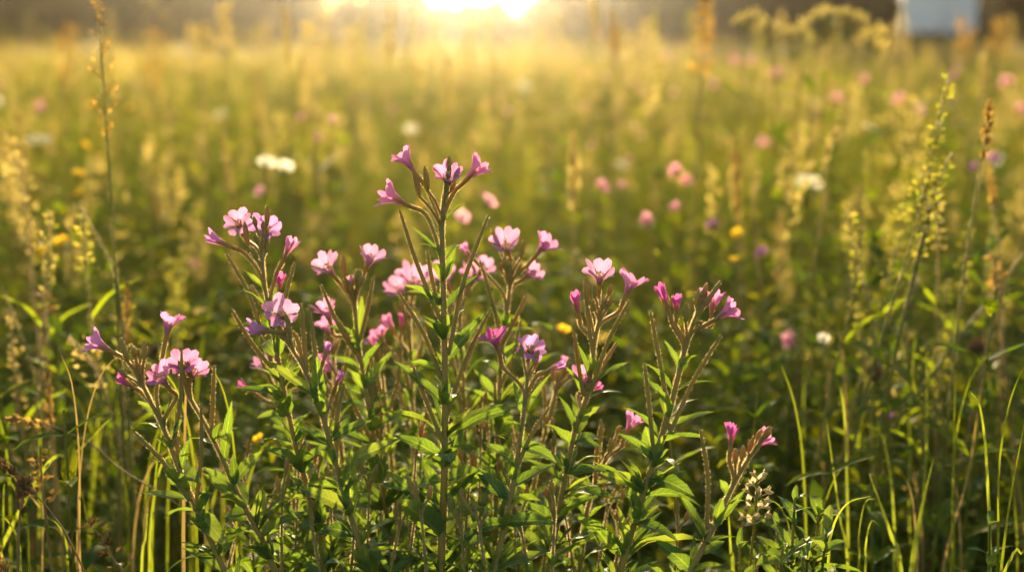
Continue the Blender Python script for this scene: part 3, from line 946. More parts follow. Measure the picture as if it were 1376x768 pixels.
# pale umbels before the dark trees
for (px, py, s, lb) in [(1042, 36, 1.5, 'pale green umbel at the left of the group before the dark trees'), (1096, 22, 1.7, 'pale green umbel with two flat heads left of the shed'),
                        (1118, 16, 1.5, 'pale green umbel rising highest of the group left of the shed'), (1148, 20, 1.5, 'pale green umbel nearest the pale shed'),
                        (1080, 46, 1.6, 'pale yellow umbel drooping under the highest umbels'), (1172, 44, 1.5, 'pale green umbel low at the right of the group before the shed'), (1002, 22, 1.3, 'brownish umbel apart from the pale group, before the brown trees')]:
    flower_thing(px, py, 2.0 + random.uniform(-.15, .15), 'umbel', lb, 'pale umbels before the dark trees', s * random.uniform(.45, .65), (random.uniform(.1, .5), random.uniform(-.4, .4)), 6)

# the rest of the meadow's flowers, told apart only by colour and area
def far_flowers(n, kind, D0, D1, colour, pxr=(-60, 1436), hz=(.42, .66), s=(1., 1.6)):
    for _ in range(n):
        d = math.sqrt(random.uniform(D0 * D0, D1 * D1)) if random.random() < .5 else random.uniform(D0, D1)
        px = random.uniform(*pxr)
        z = random.uniform(*hz)
        py = HOR + F * (CH - z) / d
        if py > 760: continue
        area = 'left of the sun' if px < 500 else ('under the sun' if px < 850 else 'right of the sun')
        dist = 'far' if d > 6 else 'middle'
        flower_thing(px, py, d, kind, f'blurred {colour} scattered in the {dist} meadow {area}', f'{colour}s scattered over the meadow', random.uniform(*s) * (1 if d < 6 else 1.5), None, 3)


far_flowers(24, 'clover', 3.2, 12, 'pink flower', (850, 1436))
far_flowers(26, 'campion', 2.6, 12, 'pale pink flower', (780, 1436), (.42, .62), (.6, 1.1))
far_flowers(25, 'clover', 2.2, 11, 'pink flower', (-60, 850), (.4, .6), (.7, 1.2))
far_flowers(36, 'buttercup', 1.6, 9, 'yellow flower', (-60, 1436), (.35, .55), (.8, 1.3))
far_flowers(16, 'yarrow', 2.5, 9, 'white flower head', (-60, 1436), (.45, .62), (.5, 1.))
far_flowers(20, 'brown', 1.5, 6, 'brown seed head', (-60, 1436), (.3, .55), (.7, 1.1))


# grass stalks with seed heads
def seed_head(mb, c, fr, headlen, kind, r, mat, fat=1.0):
    n = len(c)
    acc = [0.0]
    for i in range(n - 1): acc.append(acc[-1] + (c[i + 1] - c[i]).length)
    L_ = headlen; s0 = acc[-1] - headlen
    cnt = int(L_ * {'spike': 1500, 'panicle': 850, 'whorl': 900}[kind] * (1 if fat < 1.5 else 1.3))
    for _ in range(cnt):
        v = random.random()
        if kind == 'whorl':
            v = (math.floor(v * 8) + .25 + random.gauss(0, .22)) / 8
            v = min(1, max(0, v))
        q_ = s0 + v * L_
        k = 0
        while k < n - 2 and acc[k + 1] < q_: k += 1
        p = c[k].lerp(c[k + 1], (q_ - acc[k]) / max(1e-6, acc[k + 1] - acc[k])); x, y, t = fr[k]
        a = random.random() * 6.28
        out = x * math.cos(a) + y * math.sin(a)
        env = (math.sin(PI * (.12 + .8 * v)) ** .7)
        if kind == 'spike':
            q = .0036 * env * random.uniform(.3, 1) * fat; s = random.uniform(.0022, .0042) * min(fat, 1.6); dr = (out * .5 + t).normalized()
        elif kind == 'panicle':
            q = .014 * env * random.random() ** .6 * fat; s = random.uniform(.0022, .0042) * min(fat, 1.6); dr = (out * .8 + t * .8 + Vector((0, 0, -.2))).normalized()
        else:  # knobbly dock-like whorls
            q = .0085 * random.random() ** .5 * (1.15 - .6 * v) * fat; s = random.uniform(.0026, .0048) * fat; dr = (out + t * random.uniform(-.2, .9)).normalized()
        ctr = p + out * q
        if kind == 'panicle' and random.random() < .4:
            tube(mb, [p - t * .006, ctr], [.0002, .00015], 2, 3, 0, cap=False)
        ww = dr.cross(Vector((random.gauss(0, 1), random.gauss(0, 1), random.gauss(0, 1))))
        if ww.length < 1e-5: continue
        ww.normalize(); nn = dr.cross(ww)
        h = s * .45
        b = ctr - dr * s * .7; tp = ctr + dr * s
        mb.add([b, ctr + ww * h - nn * h * .4, tp, ctr - ww * h - nn * h * .4, ctr + nn * h * .3], [(0, 1, 4), (1, 2, 4), (2, 3, 4), (3, 0, 4)], mat)


def stalk(path, d, kind, headlen, label, name='grass_stalk', cat='grass stalk', group=None, r0=.0011, mats=('green_stem', 'seed', 'grass_near'), blades=((.45, .12, 60),), d2=None, fat=None):
    """path: picture points from low to the tip; continued down to the ground.  Parts: stem mesh (root), seed_head, blade."""
    d2 = d if d2 is None else d2
    n = len(path)
    pts = [P(px, py, d + (d2 - d) * i / max(1, n - 1)) for i, (px, py) in enumerate(path)]
    dirn = (pts[0] - pts[1]).normalized()
    if pts[0].z > .02:
        dz = pts[0].z
        l1 = min(.14, dz * .4)
        mid = pts[0] + (dirn + Vector((0, 0, -.35))).normalized() * l1
        hx = max(-.3, min(.3, (mid.x - pts[0].x) / max(.01, pts[0].z - mid.z))) * mid.z * .4
        g0 = Vector((mid.x + hx, mid.y + random.uniform(-.02, .02), 0))
        pts = [g0, mid] + pts
    mb = MB()
    c, fr = tube(mb, pts, [r0 * 1.3, r0 * .55], 34, 5, 0, 3500 if d > 1 else 0, 1, .001, .0001)  # hairs added to the stalk for a glowing backlit rim
    me = mb.mesh('stem', [mats[0], 'fuzz'])
    o = link(name, me)
    # put the origin at the base
    b0 = Vector(c[0])
    me.transform(Matrix.Translation(-b0)); o.location = b0
    tag(o, label, cat, group)
    tot = sum((c[i + 1] - c[i]).length for i in range(33))
    if kind:
        hb = MB(); seed_head(hb, c, fr, headlen, kind, r0, 0, fat if fat else (1.0 if d < 1.7 else 1.7))
        hm_ = hb.mesh('seed_head', [mats[1]]); hm_.transform(Matrix.Translation(-b0)); link('seed_head', hm_, o)
    for (t, ln, ang) in blades:
        k = int(t * 33)
        side = random.choice((-1, 1)) if ang is None else (1 if ang > 0 else -1)
        a = R(abs(ang) if ang else 40)
        bb = MB()
        dd = Vector((side * math.sin(a), random.uniform(-.3, .3), math.cos(a)))
        blade(bb, [c[k], c[k] + dd * ln * .5, c[k] + dd * ln + Vector((side * .01, 0, -ln * .12))], .0042)
        bm_ = bb.mesh('blade', [mats[2]]); bm_.transform(Matrix.Translation(-b0)); link('blade', bm_, o)
    return o


WEED = ('green_stem', 'seed_green', 'herb'); WEED2 = ('straw', 'seed_pale', 'herb')
GS = ('green_stem', 'seed', 'grass_near'); DRY = ('straw', 'seed', 'straw'); PALE = ('straw', 'seed_pale', 'straw'); DRK = ('straw', 'seed_dark', 'grass_near')
stalk([(158, 420), (154, 340), (145, 200), (137, 90), (130, 0)], 1.1, 'panicle', .105, 'tall green grass stalk with a slim seed head rising past the top left', mats=GS, blades=(), r0=.0013, fat=.8)
stalk([(170, 520), (162, 420), (152, 360), (108, 278)], 1.1, None, 0, 'bright yellow green grass shoot bent left at the foot of the tall stalk', 'grass_shoot', 'grass', mats=GS, blades=(), r0=.0012)
stalk([(48, 420), (40, 330), (28, 250), (8, 178)], 1.35, 'panicle', .12, 'pale fluffy grass panicle leaning at the left edge', mats=PALE, blades=())
stalk([(60, 520), (48, 420), (38, 340), (35, 250), (18, 205)], 1.5, 'panicle', .09, 'pale grass panicle standing close behind the leaning one at the left edge', mats=PALE, blades=())
stalk([(165, 560), (168, 470), (172, 380)], 1.15, 'spike', .05, 'orange brown dry grass spike behind the leftmost willowherb', mats=DRY, blades=())
stalk([(150, 560), (130, 500), (110, 470), (92, 452)], 1.12, 'panicle', .05, 'drooping straw seed head left of the leftmost willowherb', mats=PALE, blades=())
stalk([(68, 590), (64, 520), (62, 430), (58, 392)], 1.2, 'whorl', .02, 'dark button seed head on a straight green stem at the left', mats=DRK, blades=())
stalk([(66, 600), (50, 520), (25, 440), (2, 385)], 1.15, None, 0, 'bent green grass stem crossing the left edge', 'grass_shoot', 'grass', mats=GS, blades=())
stalk([(70, 580), (66, 540), (65, 500)], 1.1, 'spike', .04, 'short orange dry spike low at the left', mats=DRY, blades=())
stalk([(150, 620), (100, 585), (62, 570), (8, 562)], .98, 'spike', .03, 'straw stem lying over to the left edge with a thin spike', mats=DRY, blades=(), r0=.0006)
stalk([(62, 700), (56, 650), (54, 600)], .93, 'whorl', .035, 'ripe brown knobbly seed head at the lower left', mats=('straw', 'seed', 'grass_near'), blades=())
stalk([(24, 768), (26, 700), (34, 640)], .86, 'spike', .022, 'sharp dark grass spikelet upright at the lower left', mats=DRK, blades=())
stalk([(110, 760), (70, 690), (38, 655), (0, 618)], .86, 'spike', .03, 'brown grass spike leaning out over the left edge', mats=DRK, blades=(), r0=.0006)
stalk([(175, 790), (155, 755), (135, 722), (115, 695)], .92, 'whorl', .045, 'dark knobbly plantain spike leaning left at the bottom left', mats=('straw', 'seed_dark', 'grass_near'), blades=(), r0=.001)
stalk([(14, 800), (8, 768), (-6, 735)], .85, 'spike', .02, 'brown grass spike cut by the bottom left corner', mats=DRY, blades=(), r0=.0006)
stalk([(205, 768), (208, 700), (212, 640)], 1.0, None, 0, 'thin green grass shoot in front of the dark floor at the left', 'grass_shoot', 'grass', mats=GS, blades=())
# right hand side
stalk([(1190, 440), (1215, 360), (1245, 250), (1262, 160), (1276, 98)], 1.12, 'whorl', .12, 'tall knobbly dock stalk leaning right, with golden whorls', 'dock_stalk', 'dock', mats=('green_stem', 'seed_green', 'herb'), blades=(), r0=.0013)
stalk([(1225, 380), (1245, 300), (1262, 240), (1280, 205)], 1.12, 'whorl', .085, 'short knobbly dock stalk right of the tall dock', 'dock_stalk', 'dock', mats=('green_stem', 'seed_green', 'herb'), blades=(), r0=.0012)
stalk([(1235, 350), (1248, 300), (1240, 250), (1237, 235)], 1.12, 'whorl', .05, 'small pale dock spike close against the tall dock', 'dock_stalk', 'dock', mats=('green_stem', 'seed_green', 'herb'), blades=(), r0=.0011)
stalk([(1284, 470), (1296, 370), (1312, 260), (1325, 185), (1331, 135)], 1.1, 'spike', .045, 'green grass stalk with a slim spike right of the tall dock', mats=GS, blades=(), r0=.0012)
stalk([(1345, 480), (1346, 360), (1335, 290), (1332, 232)], 1.3, 'spike', .03, 'wiry dry grass stem rising at the right edge', mats=DRY, blades=(), r0=.0013)
stalk([(1372, 700), (1350, 480), (1340, 380), (1332, 340)], 1.2, 'whorl', .03, 'brown jointed stalk low at the right edge', mats=DRY, blades=(), r0=.0014)
stalk([(1270, 480), (1300, 440), (1330, 400), (1340, 360)], 1.22, 'spike', .02, 'green stem bent right at the right edge, below the slim spike', mats=GS, blades=(), r0=.0018)
stalk([(1310, 540), (1345, 400), (1360, 360), (1380, 335)], 1.2, None, 0, 'pale straw blade crossing the right edge', 'grass_shoot', 'grass', mats=DRY, blades=())
stalk([(1168, 420), (1155, 360), (1143, 310), (1138, 282)], 1.22, 'whorl', .045, 'small green dock spike with round seeds left of the tall dock', 'dock_stalk', 'dock', mats=('green_stem', 'seed_green', 'herb'), blades=(), r0=.0014)
stalk([(1090, 380), (1105, 290), (1112, 200), (1125, 170)], 1.45, 'spike', .05, 'pale golden spike leaning right in the middle meadow', mats=PALE, blades=())
stalk([(992, 400), (990, 300), (991, 205)], 1.6, 'spike', .075, 'brown dense grass spike right of the tall rosy clover', mats=DRY, blades=(), r0=.0016)
stalk([(1015, 300), (1012, 260), (1020, 230)], 1.6, 'spike', .03, 'thin pale spike right of the brown dense grass spike', mats=PALE, blades=())
stalk([(771, 400), (770, 300), (772, 180)], 1.75, 'spike', .09, 'golden grass spike right of the tallest willowherb', mats=PALE, blades=(), r0=.0016)
stalk([(938, 180), (943, 80), (952, -20)], 1.9, 'whorl', .12, 'tall golden stalk against the brown trees right of the sun', mats=DRY, blades=(), r0=.0018)
stalk([(798, 160), (800, 60), (796, -20)], 2.6, 'spike', .11, 'tall pale grass head just right of the sun', mats=PALE, blades=())
stalk([(824, 140), (826, 60), (825, 18)], 2.8, 'spike', .10, 'brown grass head beside the tall pale one right of the sun', mats=DRY, blades=())
stalk([(875, 200), (872, 100), (870, 25)], 2.4, 'panicle', .16, 'broad pale panicle between the sun and the tall golden stalk', mats=PALE, blades=())
stalk([(388, 160), (386, 80), (384, 10)], 2.6, 'spike', .11, 'pale grass head below the dark tree left of the sun', mats=PALE, blades=())
stalk([(420, 180), (418, 110), (414, 30)], 2.5, 'panicle', .16, 'golden panicle left of the sun', mats=PALE, blades=())
stalk([(524, 140), (524, 60), (525, 10)], 2.8, 'spike', .1, 'golden grass head just left of the sun', mats=PALE, blades=())
stalk([(300, 160), (300, 80), (302, 0)], 2.6, 'whorl', .08, 'stalk with round golden seeds before the dark trees at the left', mats=PALE, blades=())
stalk([(276, 160), (275, 90), (272, 32)], 2.4, 'whorl', .05, 'short stalk with golden seeds before the dark trees at the left', mats=PALE, blades=())
stalk([(207, 160), (208, 90), (210, 40)], 2.8, 'panicle', .12, 'dull brown grass head before the darkest tree', mats=DRY, blades=())
stalk([(90, 160), (88, 90), (92, 30)], 2.8, 'panicle', .12, 'dull brown grass head left of the tall green stalk', mats=DRY, blades=())
stalk([(1318, 160), (1322, 110), (1324, 72)], 2.2, 'spike', .05, 'pale grass spike far behind the slim spike at the right', mats=PALE, blades=())
stalk([(1292, 110), (1296, 60), (1292, 22)], 2.8, 'panicle', .08, 'brown grass head against the pale shed', mats=DRY, blades=())
stalk([(1345, 110), (1343, 70), (1342, 25)], 2.8, 'panicle', .08, 'brown grass head before the dark tree right of the shed', mats=DRY, blades=())

random.seed(91)
for q in range(24):
    right = q % 3 != 0
    px = random.uniform(1040, 1375) if right else random.uniform(-10, 250)
    d = random.uniform(1.12, 1.6)
    py = random.uniform(230, 470) if right else random.uniform(280, 480)
    ln = random.uniform(-30, 60) if right else random.uniform(-40, 30)
    kd = random.choice(('whorl', 'whorl', 'panicle'))
    stalk([(px - ln, py + 240), (px - ln * .4, py + 120), (px, py)], d, kd, random.uniform(.05, .11),
          'blurred seeding weed among the herbs %s of the willowherbs' % ('right' if right else 'left'), 'seeding_weed', 'weed', 'seeding weeds beside the willowherbs', .0013, random.choice((WEED, WEED, WEED, WEED2)),
          ((random.uniform(.6, .75), random.uniform(.03, .06), None),), fat=random.uniform(.6, .95))

random.seed(57)
for q in range(46):
    px = random.uniform(-20, 1390) if q % 2 else random.gauss(600, 190)
    d = random.uniform(2.2, 4.6)
    py = random.uniform(12, 70)
    ln = random.uniform(-14, 14)
    area = 'left of the sun' if px < 500 else ('under the sun' if px < 850 else 'right of the sun')
    stalk([(px - ln, py + 300 / d), (px - ln * .4, py + 140 / d), (px, py)], d, random.choice(('spike', 'panicle', 'panicle')), random.uniform(.07, .13),
          'blurred tall grass head reaching up across the dark trees ' + area, 'grass_stalk', 'grass stalk', 'tall grass heads against the dark trees', .0011, random.choice((PALE, PALE, WEED)), (), fat=random.uniform(.9, 1.4))

# random stalks over the meadow
protos = []
for i in range(8):
    h = .56 + .03 * (i % 5)
    kd = ('spike', 'panicle', 'whorl', 'panicle')[i % 4]
    mt = (PALE, PALE, WEED, PALE)[i % 4]
    mb = MB(); bx = random.uniform(-.08, .08)
    c, fr = tube(mb, [(0, 0, 0), (bx * .3, 0, h * .5), (bx, .01, h)], [.0013, .0007], 22, 4, 0)
    sm_ = mb.mesh('stem', [mt[0]])
    hb = MB(); seed_head(hb, c, fr, .11, kd, .001, 0, 1.5)
    hm_ = hb.mesh('seed_head', [mt[1]])
    protos.append((sm_, hm_, ('slim straw', 'pale feathery', 'knobbly green', 'loose straw')[i % 4], h))
for i in range(230):
    d = random.uniform(1.7, 4.0) if i < 90 else math.sqrt(random.uniform(9, 170))
    px = random.uniform(-80, 1456)
    sm_, hm_, word, h = random.choice(protos)
    o = link('grass_stalk', sm_, None, ((px - 688) / F * d, d, 0))
    s = random.uniform(.78, 1.12) if d < 4 else random.uniform(.8, 1.12)
    o.scale = (s, s, s); o.rotation_euler = (random.uniform(-.1, .1), random.uniform(-.16, .16), random.random() * 6)
    area = 'left of the sun' if px < 500 else ('under the sun' if px < 850 else 'right of the sun')
    tag(o, f'blurred {word} grass stalk in the {"middle" if d < 4 else "far"} meadow {area}', 'grass stalk', f'{word} grass stalks of the meadow')
    link('seed_head', hm_, o)

# ------------------------------------------------------------------ the willowherbs
def corolla(mb, L, th0, th1, mat=0, wave=.05, seed=0, npet=4, notch=.2, fan=1.0):
    r = random.Random(seed)
    nv, nw = 9, 9
    for k in range(npet):
        a0 = k * 2 * PI / npet + r.uniform(-.08, .08)
        dth = r.uniform(-.28, .22); dL = L * r.uniform(.86, 1.08)
        lift = .0004 if k % 2 else -.0002
        vs, uv, fs = [], [], []
        for j in range(nw):
            w = -1 + 2 * j / (nw - 1)
            vmax = 1 - notch * math.exp(-(w / .22) ** 2) - .26 * abs(w) ** 4
            rr, zz = .07 * L, 0.0
            vprev = 0
            for i in range(nv):
                v = vmax * i / (nv - 1)
                st = (v - vprev) * dL; vprev = v
                s = v * v * (3 - 2 * v)
                th = th0 + (th1 + dth - th0) * s + .12 * w * w * s
                rr += math.sin(th) * st; zz += math.cos(th) * st
                half = (PI / npet) * (1.12 if npet == 4 else 1.1) * (.5 + .6 * v) * fan
                a = a0 + w * half
                q = rr + lift + wave * L * math.sin(w * 5 + k * 2 + v * 3) * v * v * .6
                vs.append((q * math.cos(a), q * math.sin(a), zz + wave * L * math.cos(w * 4 + k) * v * v))
                uv.append((j / (nw - 1), v))
        for j in range(nw - 1):
            for i in range(nv - 1):
                a = j * nv + i
                fs.append((a, a + 1, a + nv + 1, a + nv))
        mb.add(vs, fs, mat, uv)


CO = {}
def corolla_mesh(kind, mat, seed):
    key = (kind, mat, seed)
    if key not in CO:
        mb = MB()
        L = .0165
        if kind == 'open': corolla(mb, L, R(14), R(74), seed=seed, wave=.085)
        elif kind == 'half': corolla(mb, L * 1.05, R(10), R(46), seed=seed, wave=.085)
        elif kind == 'funnel': corolla(mb, L * 1.05, R(7), R(36), seed=seed, wave=.075)
        else: corolla(mb, L * .95, R(5), R(13), seed=seed, wave=.05, notch=.12)
        CO[key] = mb.mesh('flower', [mat])
    return CO[key]


def calyx_mesh():
    mb = MB()
    tube(mb, [(0, 0, -.005), (0, 0, -.002), (0, 0, .001)], [.0011, .0016], 4, 8, 0, 500, 1)
    for k in range(4):
        a = k * PI / 2 + PI / 4
        leaf(mb, Vector((math.cos(a) * .0012, math.sin(a) * .0012, 0)), Vector((math.cos(a) * .3, math.sin(a) * .3, 1)), Vector((math.cos(a), math.sin(a), 0)) * -1, .0085, .0026, -.15, .3, 0, 6, 900, 1)
    return mb.mesh('calyx', ['wh_pod', 'fuzz'])


def stamen_mesh():
    mb = MB()
    for k in range(8):
        a = k * PI / 4; h = .008 if k % 2 else .006
        p = Vector((math.cos(a) * .0022, math.sin(a) * .0022, h))
        tube(mb, [Vector((0, 0, .001)), p * .6, p], [.00018, .00014], 4, 4, 0)
        ellipsoid(mb, p, Vector((.3, .2, 1)), .0014, .0005, 0, 5, 5)
    tube(mb, [Vector((0, 0, 0)), Vector((0, 0, .005)), Vector((.0005, 0, .0095))], [.0003, .0003], 4, 5, 0)
    for k in range(4):
        a = k * PI / 2
        tube(mb, [Vector((.0005, 0, .0094)), Vector((.0005 + math.cos(a) * .001, math.sin(a) * .001, .0102)), Vector((.0005 + math.cos(a) * .002, math.sin(a) * .002, .0099))], [.0004, .0003], 4, 5, 0)
    return mb.mesh('stamens', ['cream'])


CALYX = calyx_mesh(); STAM = stamen_mesh()
random.seed(11)


def willowherb(spec):
    d = spec['d']
    lean = spec.get('dd', 0.0)          # how much further away the top is than the foot
    path = spec['stem']                  # picture points, low to high
    n = len(path)
    pts = [P(px, py, d + lean * i / (n - 1)) for i, (px, py) in enumerate(path)]
    dirn = (pts[1] - pts[0]).normalized()
    z = pts[0].z
    k = dirn.x / max(.4, dirn.z)
    g0 = Vector((pts[0].x - k * z * .45, pts[0].y - .02, 0))
    m1 = pts[0] - dirn * z * .4
    pts = [g0, m1] + pts
    r0 = spec.get('r', .0021) * .84
    mb = MB()
    NS = 60
    c, fr = tube(mb, pts, lambda t: r0 * (1.25 - .7 * t), NS, 9, 0, spec.get('fz', 15000), 1)
    me = mb.mesh('stem', ['wh_stem', 'fuzz'])
    me.transform(Matrix.Translation(-g0))
    root = link(spec.get('name', 'willowherb'), me, None, g0)
    tag(root, spec['label'], 'willowherb', 'willowherbs in flower' if spec.get('flowers') else 'leafy willowherb shoots')

    def nearest(px, py):
        q = P(px, py, d)
        best = min(range(NS), key=lambda i: (c[i].x - q.x) ** 2 + (c[i].z - q.z) ** 2)
        return best

    def part(name, b, mats, parent=root, origin=None):
        m_ = b.mesh(name, mats)
        m_.transform(Matrix.Translation(-g0))
        return link(name, m_, parent)

    # pods
    extra = []
    if spec.get('flowers'):
        for e_ in range(spec.get('xpods', 2)):
            k_ = random.randrange(max(2, n - 4), n)
            ex, ey = path[k_ - 1]
            fx, fy = path[k_]
            w_ = random.random()
            bx, by = ex + (fx - ex) * w_, ey + (fy - ey) * w_
            if by > 640: continue
            an = random.uniform(-24, 24) + math.degrees(math.atan2(fx - ex, ey - fy))
            ln_ = random.uniform(70, 150) * .85 / d
            ln_ = min(ln_, by - (path[-1][1] + random.uniform(5, 50)))
            if ln_ < 45: continue
            extra.append(((bx, by), (bx + math.sin(R(an)) * ln_, by - math.cos(R(an)) * ln_)))
    for (b, t) in list(spec.get('pods', [])) + extra:
        i = nearest(*b)
        base = c[i]
        dz = random.uniform(-.02, .012)
        tip = P(t[0], t[1], d + dz)
        bb = P(b[0], b[1], d + dz * .2)
        sdir = fr[i][2]
        mid = bb.lerp(tip, .5) + (bb - tip).cross(FWD).normalized() * (tip - bb).length * random.uniform(-.045, .045)
        pb = MB()
        # short stalk then the square-ish pod
        tube(pb, [base, base.lerp(bb, .6) + sdir * .001, bb, mid, tip],
             lambda u: (.0007 + .0007 * min(1, u / .3)) if u < .3 else .0014 * (1 - .12 * u) * (1 - max(0, (u - .8) / .2) ** 2 * .45), 30, 8, 0, 16000, 1)
        part('seed_pod', pb, ['wh_pod', 'fuzz'])
    # flowers
    for fl in spec.get('flowers', []):
        px, py, dx, dy, cz, kind, size, ax, ay, mat = fl
        size *= .84 if kind == 'open' else .94
        D = RT * dx - UP * dy - FWD * cz
        D.normalize()
        dz = random.uniform(-.008, .012)
        L = .0165 * size
        ctr = P(px, py, d + dz)
        base = ctr - D * L * (.42 if kind == 'open' else .5)
        fo = link('flower', corolla_mesh(kind, mat, random.randrange(6)), root)
        q = D.to_track_quat('Z', 'Y') @ Quaternion((0, 0, 1), random.random() * 1.5)
        fo.rotation_mode = 'QUATERNION'
        fo.location = base - g0; fo.rotation_quaternion = q; fo.scale = (size,) * 3
        link('calyx', CALYX, fo)
        if kind in ('open', 'half'): link('stamens', STAM, fo)
        i = nearest(ax, ay)
        a_ = c[i]
        sb = MB()
        e = base - D * .004 * size
        back = (e - a_).length
        tube(sb, [a_, a_ + fr[i][2] * back * .3 + (e - a_) * .12, e - D * back * .22, e], lambda u: .0009 + .0005 * u, 18, 7, 0, 16000, 1)
        sm = sb.mesh('flower_stalk', ['wh_pod', 'fuzz'])
        sm.transform(Matrix.Translation(-g0))
        inv = Matrix.LocRotScale(base - g0, q, Vector((size,) * 3)).inverted()
        sm.transform(inv)
        link('flower_stalk', sm, fo)
    # buds round the top
    top = c[-1]
    for b in range(spec.get('buds', 6)):
        i = NS - 1 - random.randrange(0, 5)
        a = random.random() * 6.28
        x, y, t = fr[i]
        spread = random.uniform(.15, .6)
        D = (t + (x * math.cos(a) + y * math.sin(a)) * spread).normalized()
        ln = random.uniform(.006, .016)
        bl = random.uniform(.006, .011)
        p = c[i] + D * ln
        bb = MB()
        tube(bb, [c[i], c[i].lerp(p, .5) + t * .001, p], [.0007, .0008], 6, 6, 0, 16000, 1)
        ellipsoid(bb, p + D * bl * .45, (D + t * .5).normalized(), bl, .0016, 0, 8, 8, 4200, 1)
        part('bud', bb, ['wh_pod', 'fuzz'])
    for (bx, by, ln, ang) in spec.get('longbuds', []):   # tall slim buds given by picture place (centre), length px, lean
        ctr = P(bx, by, d + random.uniform(-.01, .008))
        D = (RT * math.sin(R(ang)) + UP * math.cos(R(ang))).normalized()
        Lm = ln / F * d
        bb = MB()
        i = nearest(bx + 0, by + ln * 1.6)
        e = ctr - D * Lm * .5
        tube(bb, [c[i], c[i].lerp(e, .5) + UP * .002, e], [.0008, .0009], 8, 6, 0, 16000, 1)
        ellipsoid(bb, ctr, D, Lm, .0018, 0, 10, 8, 4200, 1, .55)
        part('bud', bb, ['wh_pod', 'fuzz'])
    # leaves, in crossed pairs, larger down the stem
    lb = MB()
    zt = top.z
    Ls = spec.get('leaf', 1.0)
    acc = 0.0; node = random.randrange(2)
    nextgap = .03
    for i in range(NS - 3, 3, -1):
        acc += (c[i + 1] - c[i]).length
        if acc < nextgap: continue
        acc = 0; node += 1
        down = zt - c[i].z
        if c[i].z < .3 and random.random() < .4: continue
        nextgap = .010 + .008 * min(1, down / .15)
        size = Ls * (.010 + .030 * min(1, down / .17)) * random.uniform(.8, 1.2)
        x, y, t = fr[i]
        az0 = node * PI / 2 + random.uniform(-.5, .5)
        for s in (0, PI):
            if random.random() < .06: continue
            a = az0 + s + random.uniform(-.35, .35)
            out = x * math.cos(a) + y * math.sin(a)
            up_ = random.uniform(.35, 1.1) + (.6 if down < .07 else 0)
            leaf(lb, c[i] + out * r0 * .7, out + t * up_, t, size, size * random.uniform(.24, .33), random.uniform(.1, 1.3), random.uniform(.15, .5), 0, 10, 900, 1, random.uniform(-.7, .7))
            # small axillary leaves
            if down > .08:
                for _ in range(random.choice((2, 3, 3, 4))):
                    a2 = a + random.uniform(-.6, .6)
                    o2 = x * math.cos(a2) + y * math.sin(a2)
                    sz = size * random.uniform(.35, .8)
                    leaf(lb, c[i] + o2 * r0 * .7 + t * random.uniform(0, .006), o2 * .7 + t * random.uniform(.6, 1.6), t, sz, sz * .27, random.uniform(.1, .8), .3, 0, 7, 700, 1, random.uniform(-.5, .5))
    for (bx, by, tx, ty, w, dr) in spec.get('leaves', []):
        i = nearest(bx, by)
        b = c[i]; dzz = random.uniform(-.02, .01)
        tp = P(tx, ty, d + dzz)
        ln = (tp - b).length * 1.06
        D = (tp - b).normalized()
        D = (D + UP * dr * .5).normalized()
        leaf(lb, b, D, (UP - FWD * .8).normalized(), ln, w / F * d, dr, .3, 0, 10, 900, 1, random.uniform(-.3, .3))
    part('leaves', lb, ['wh_leaf', 'fuzz'])
    return root


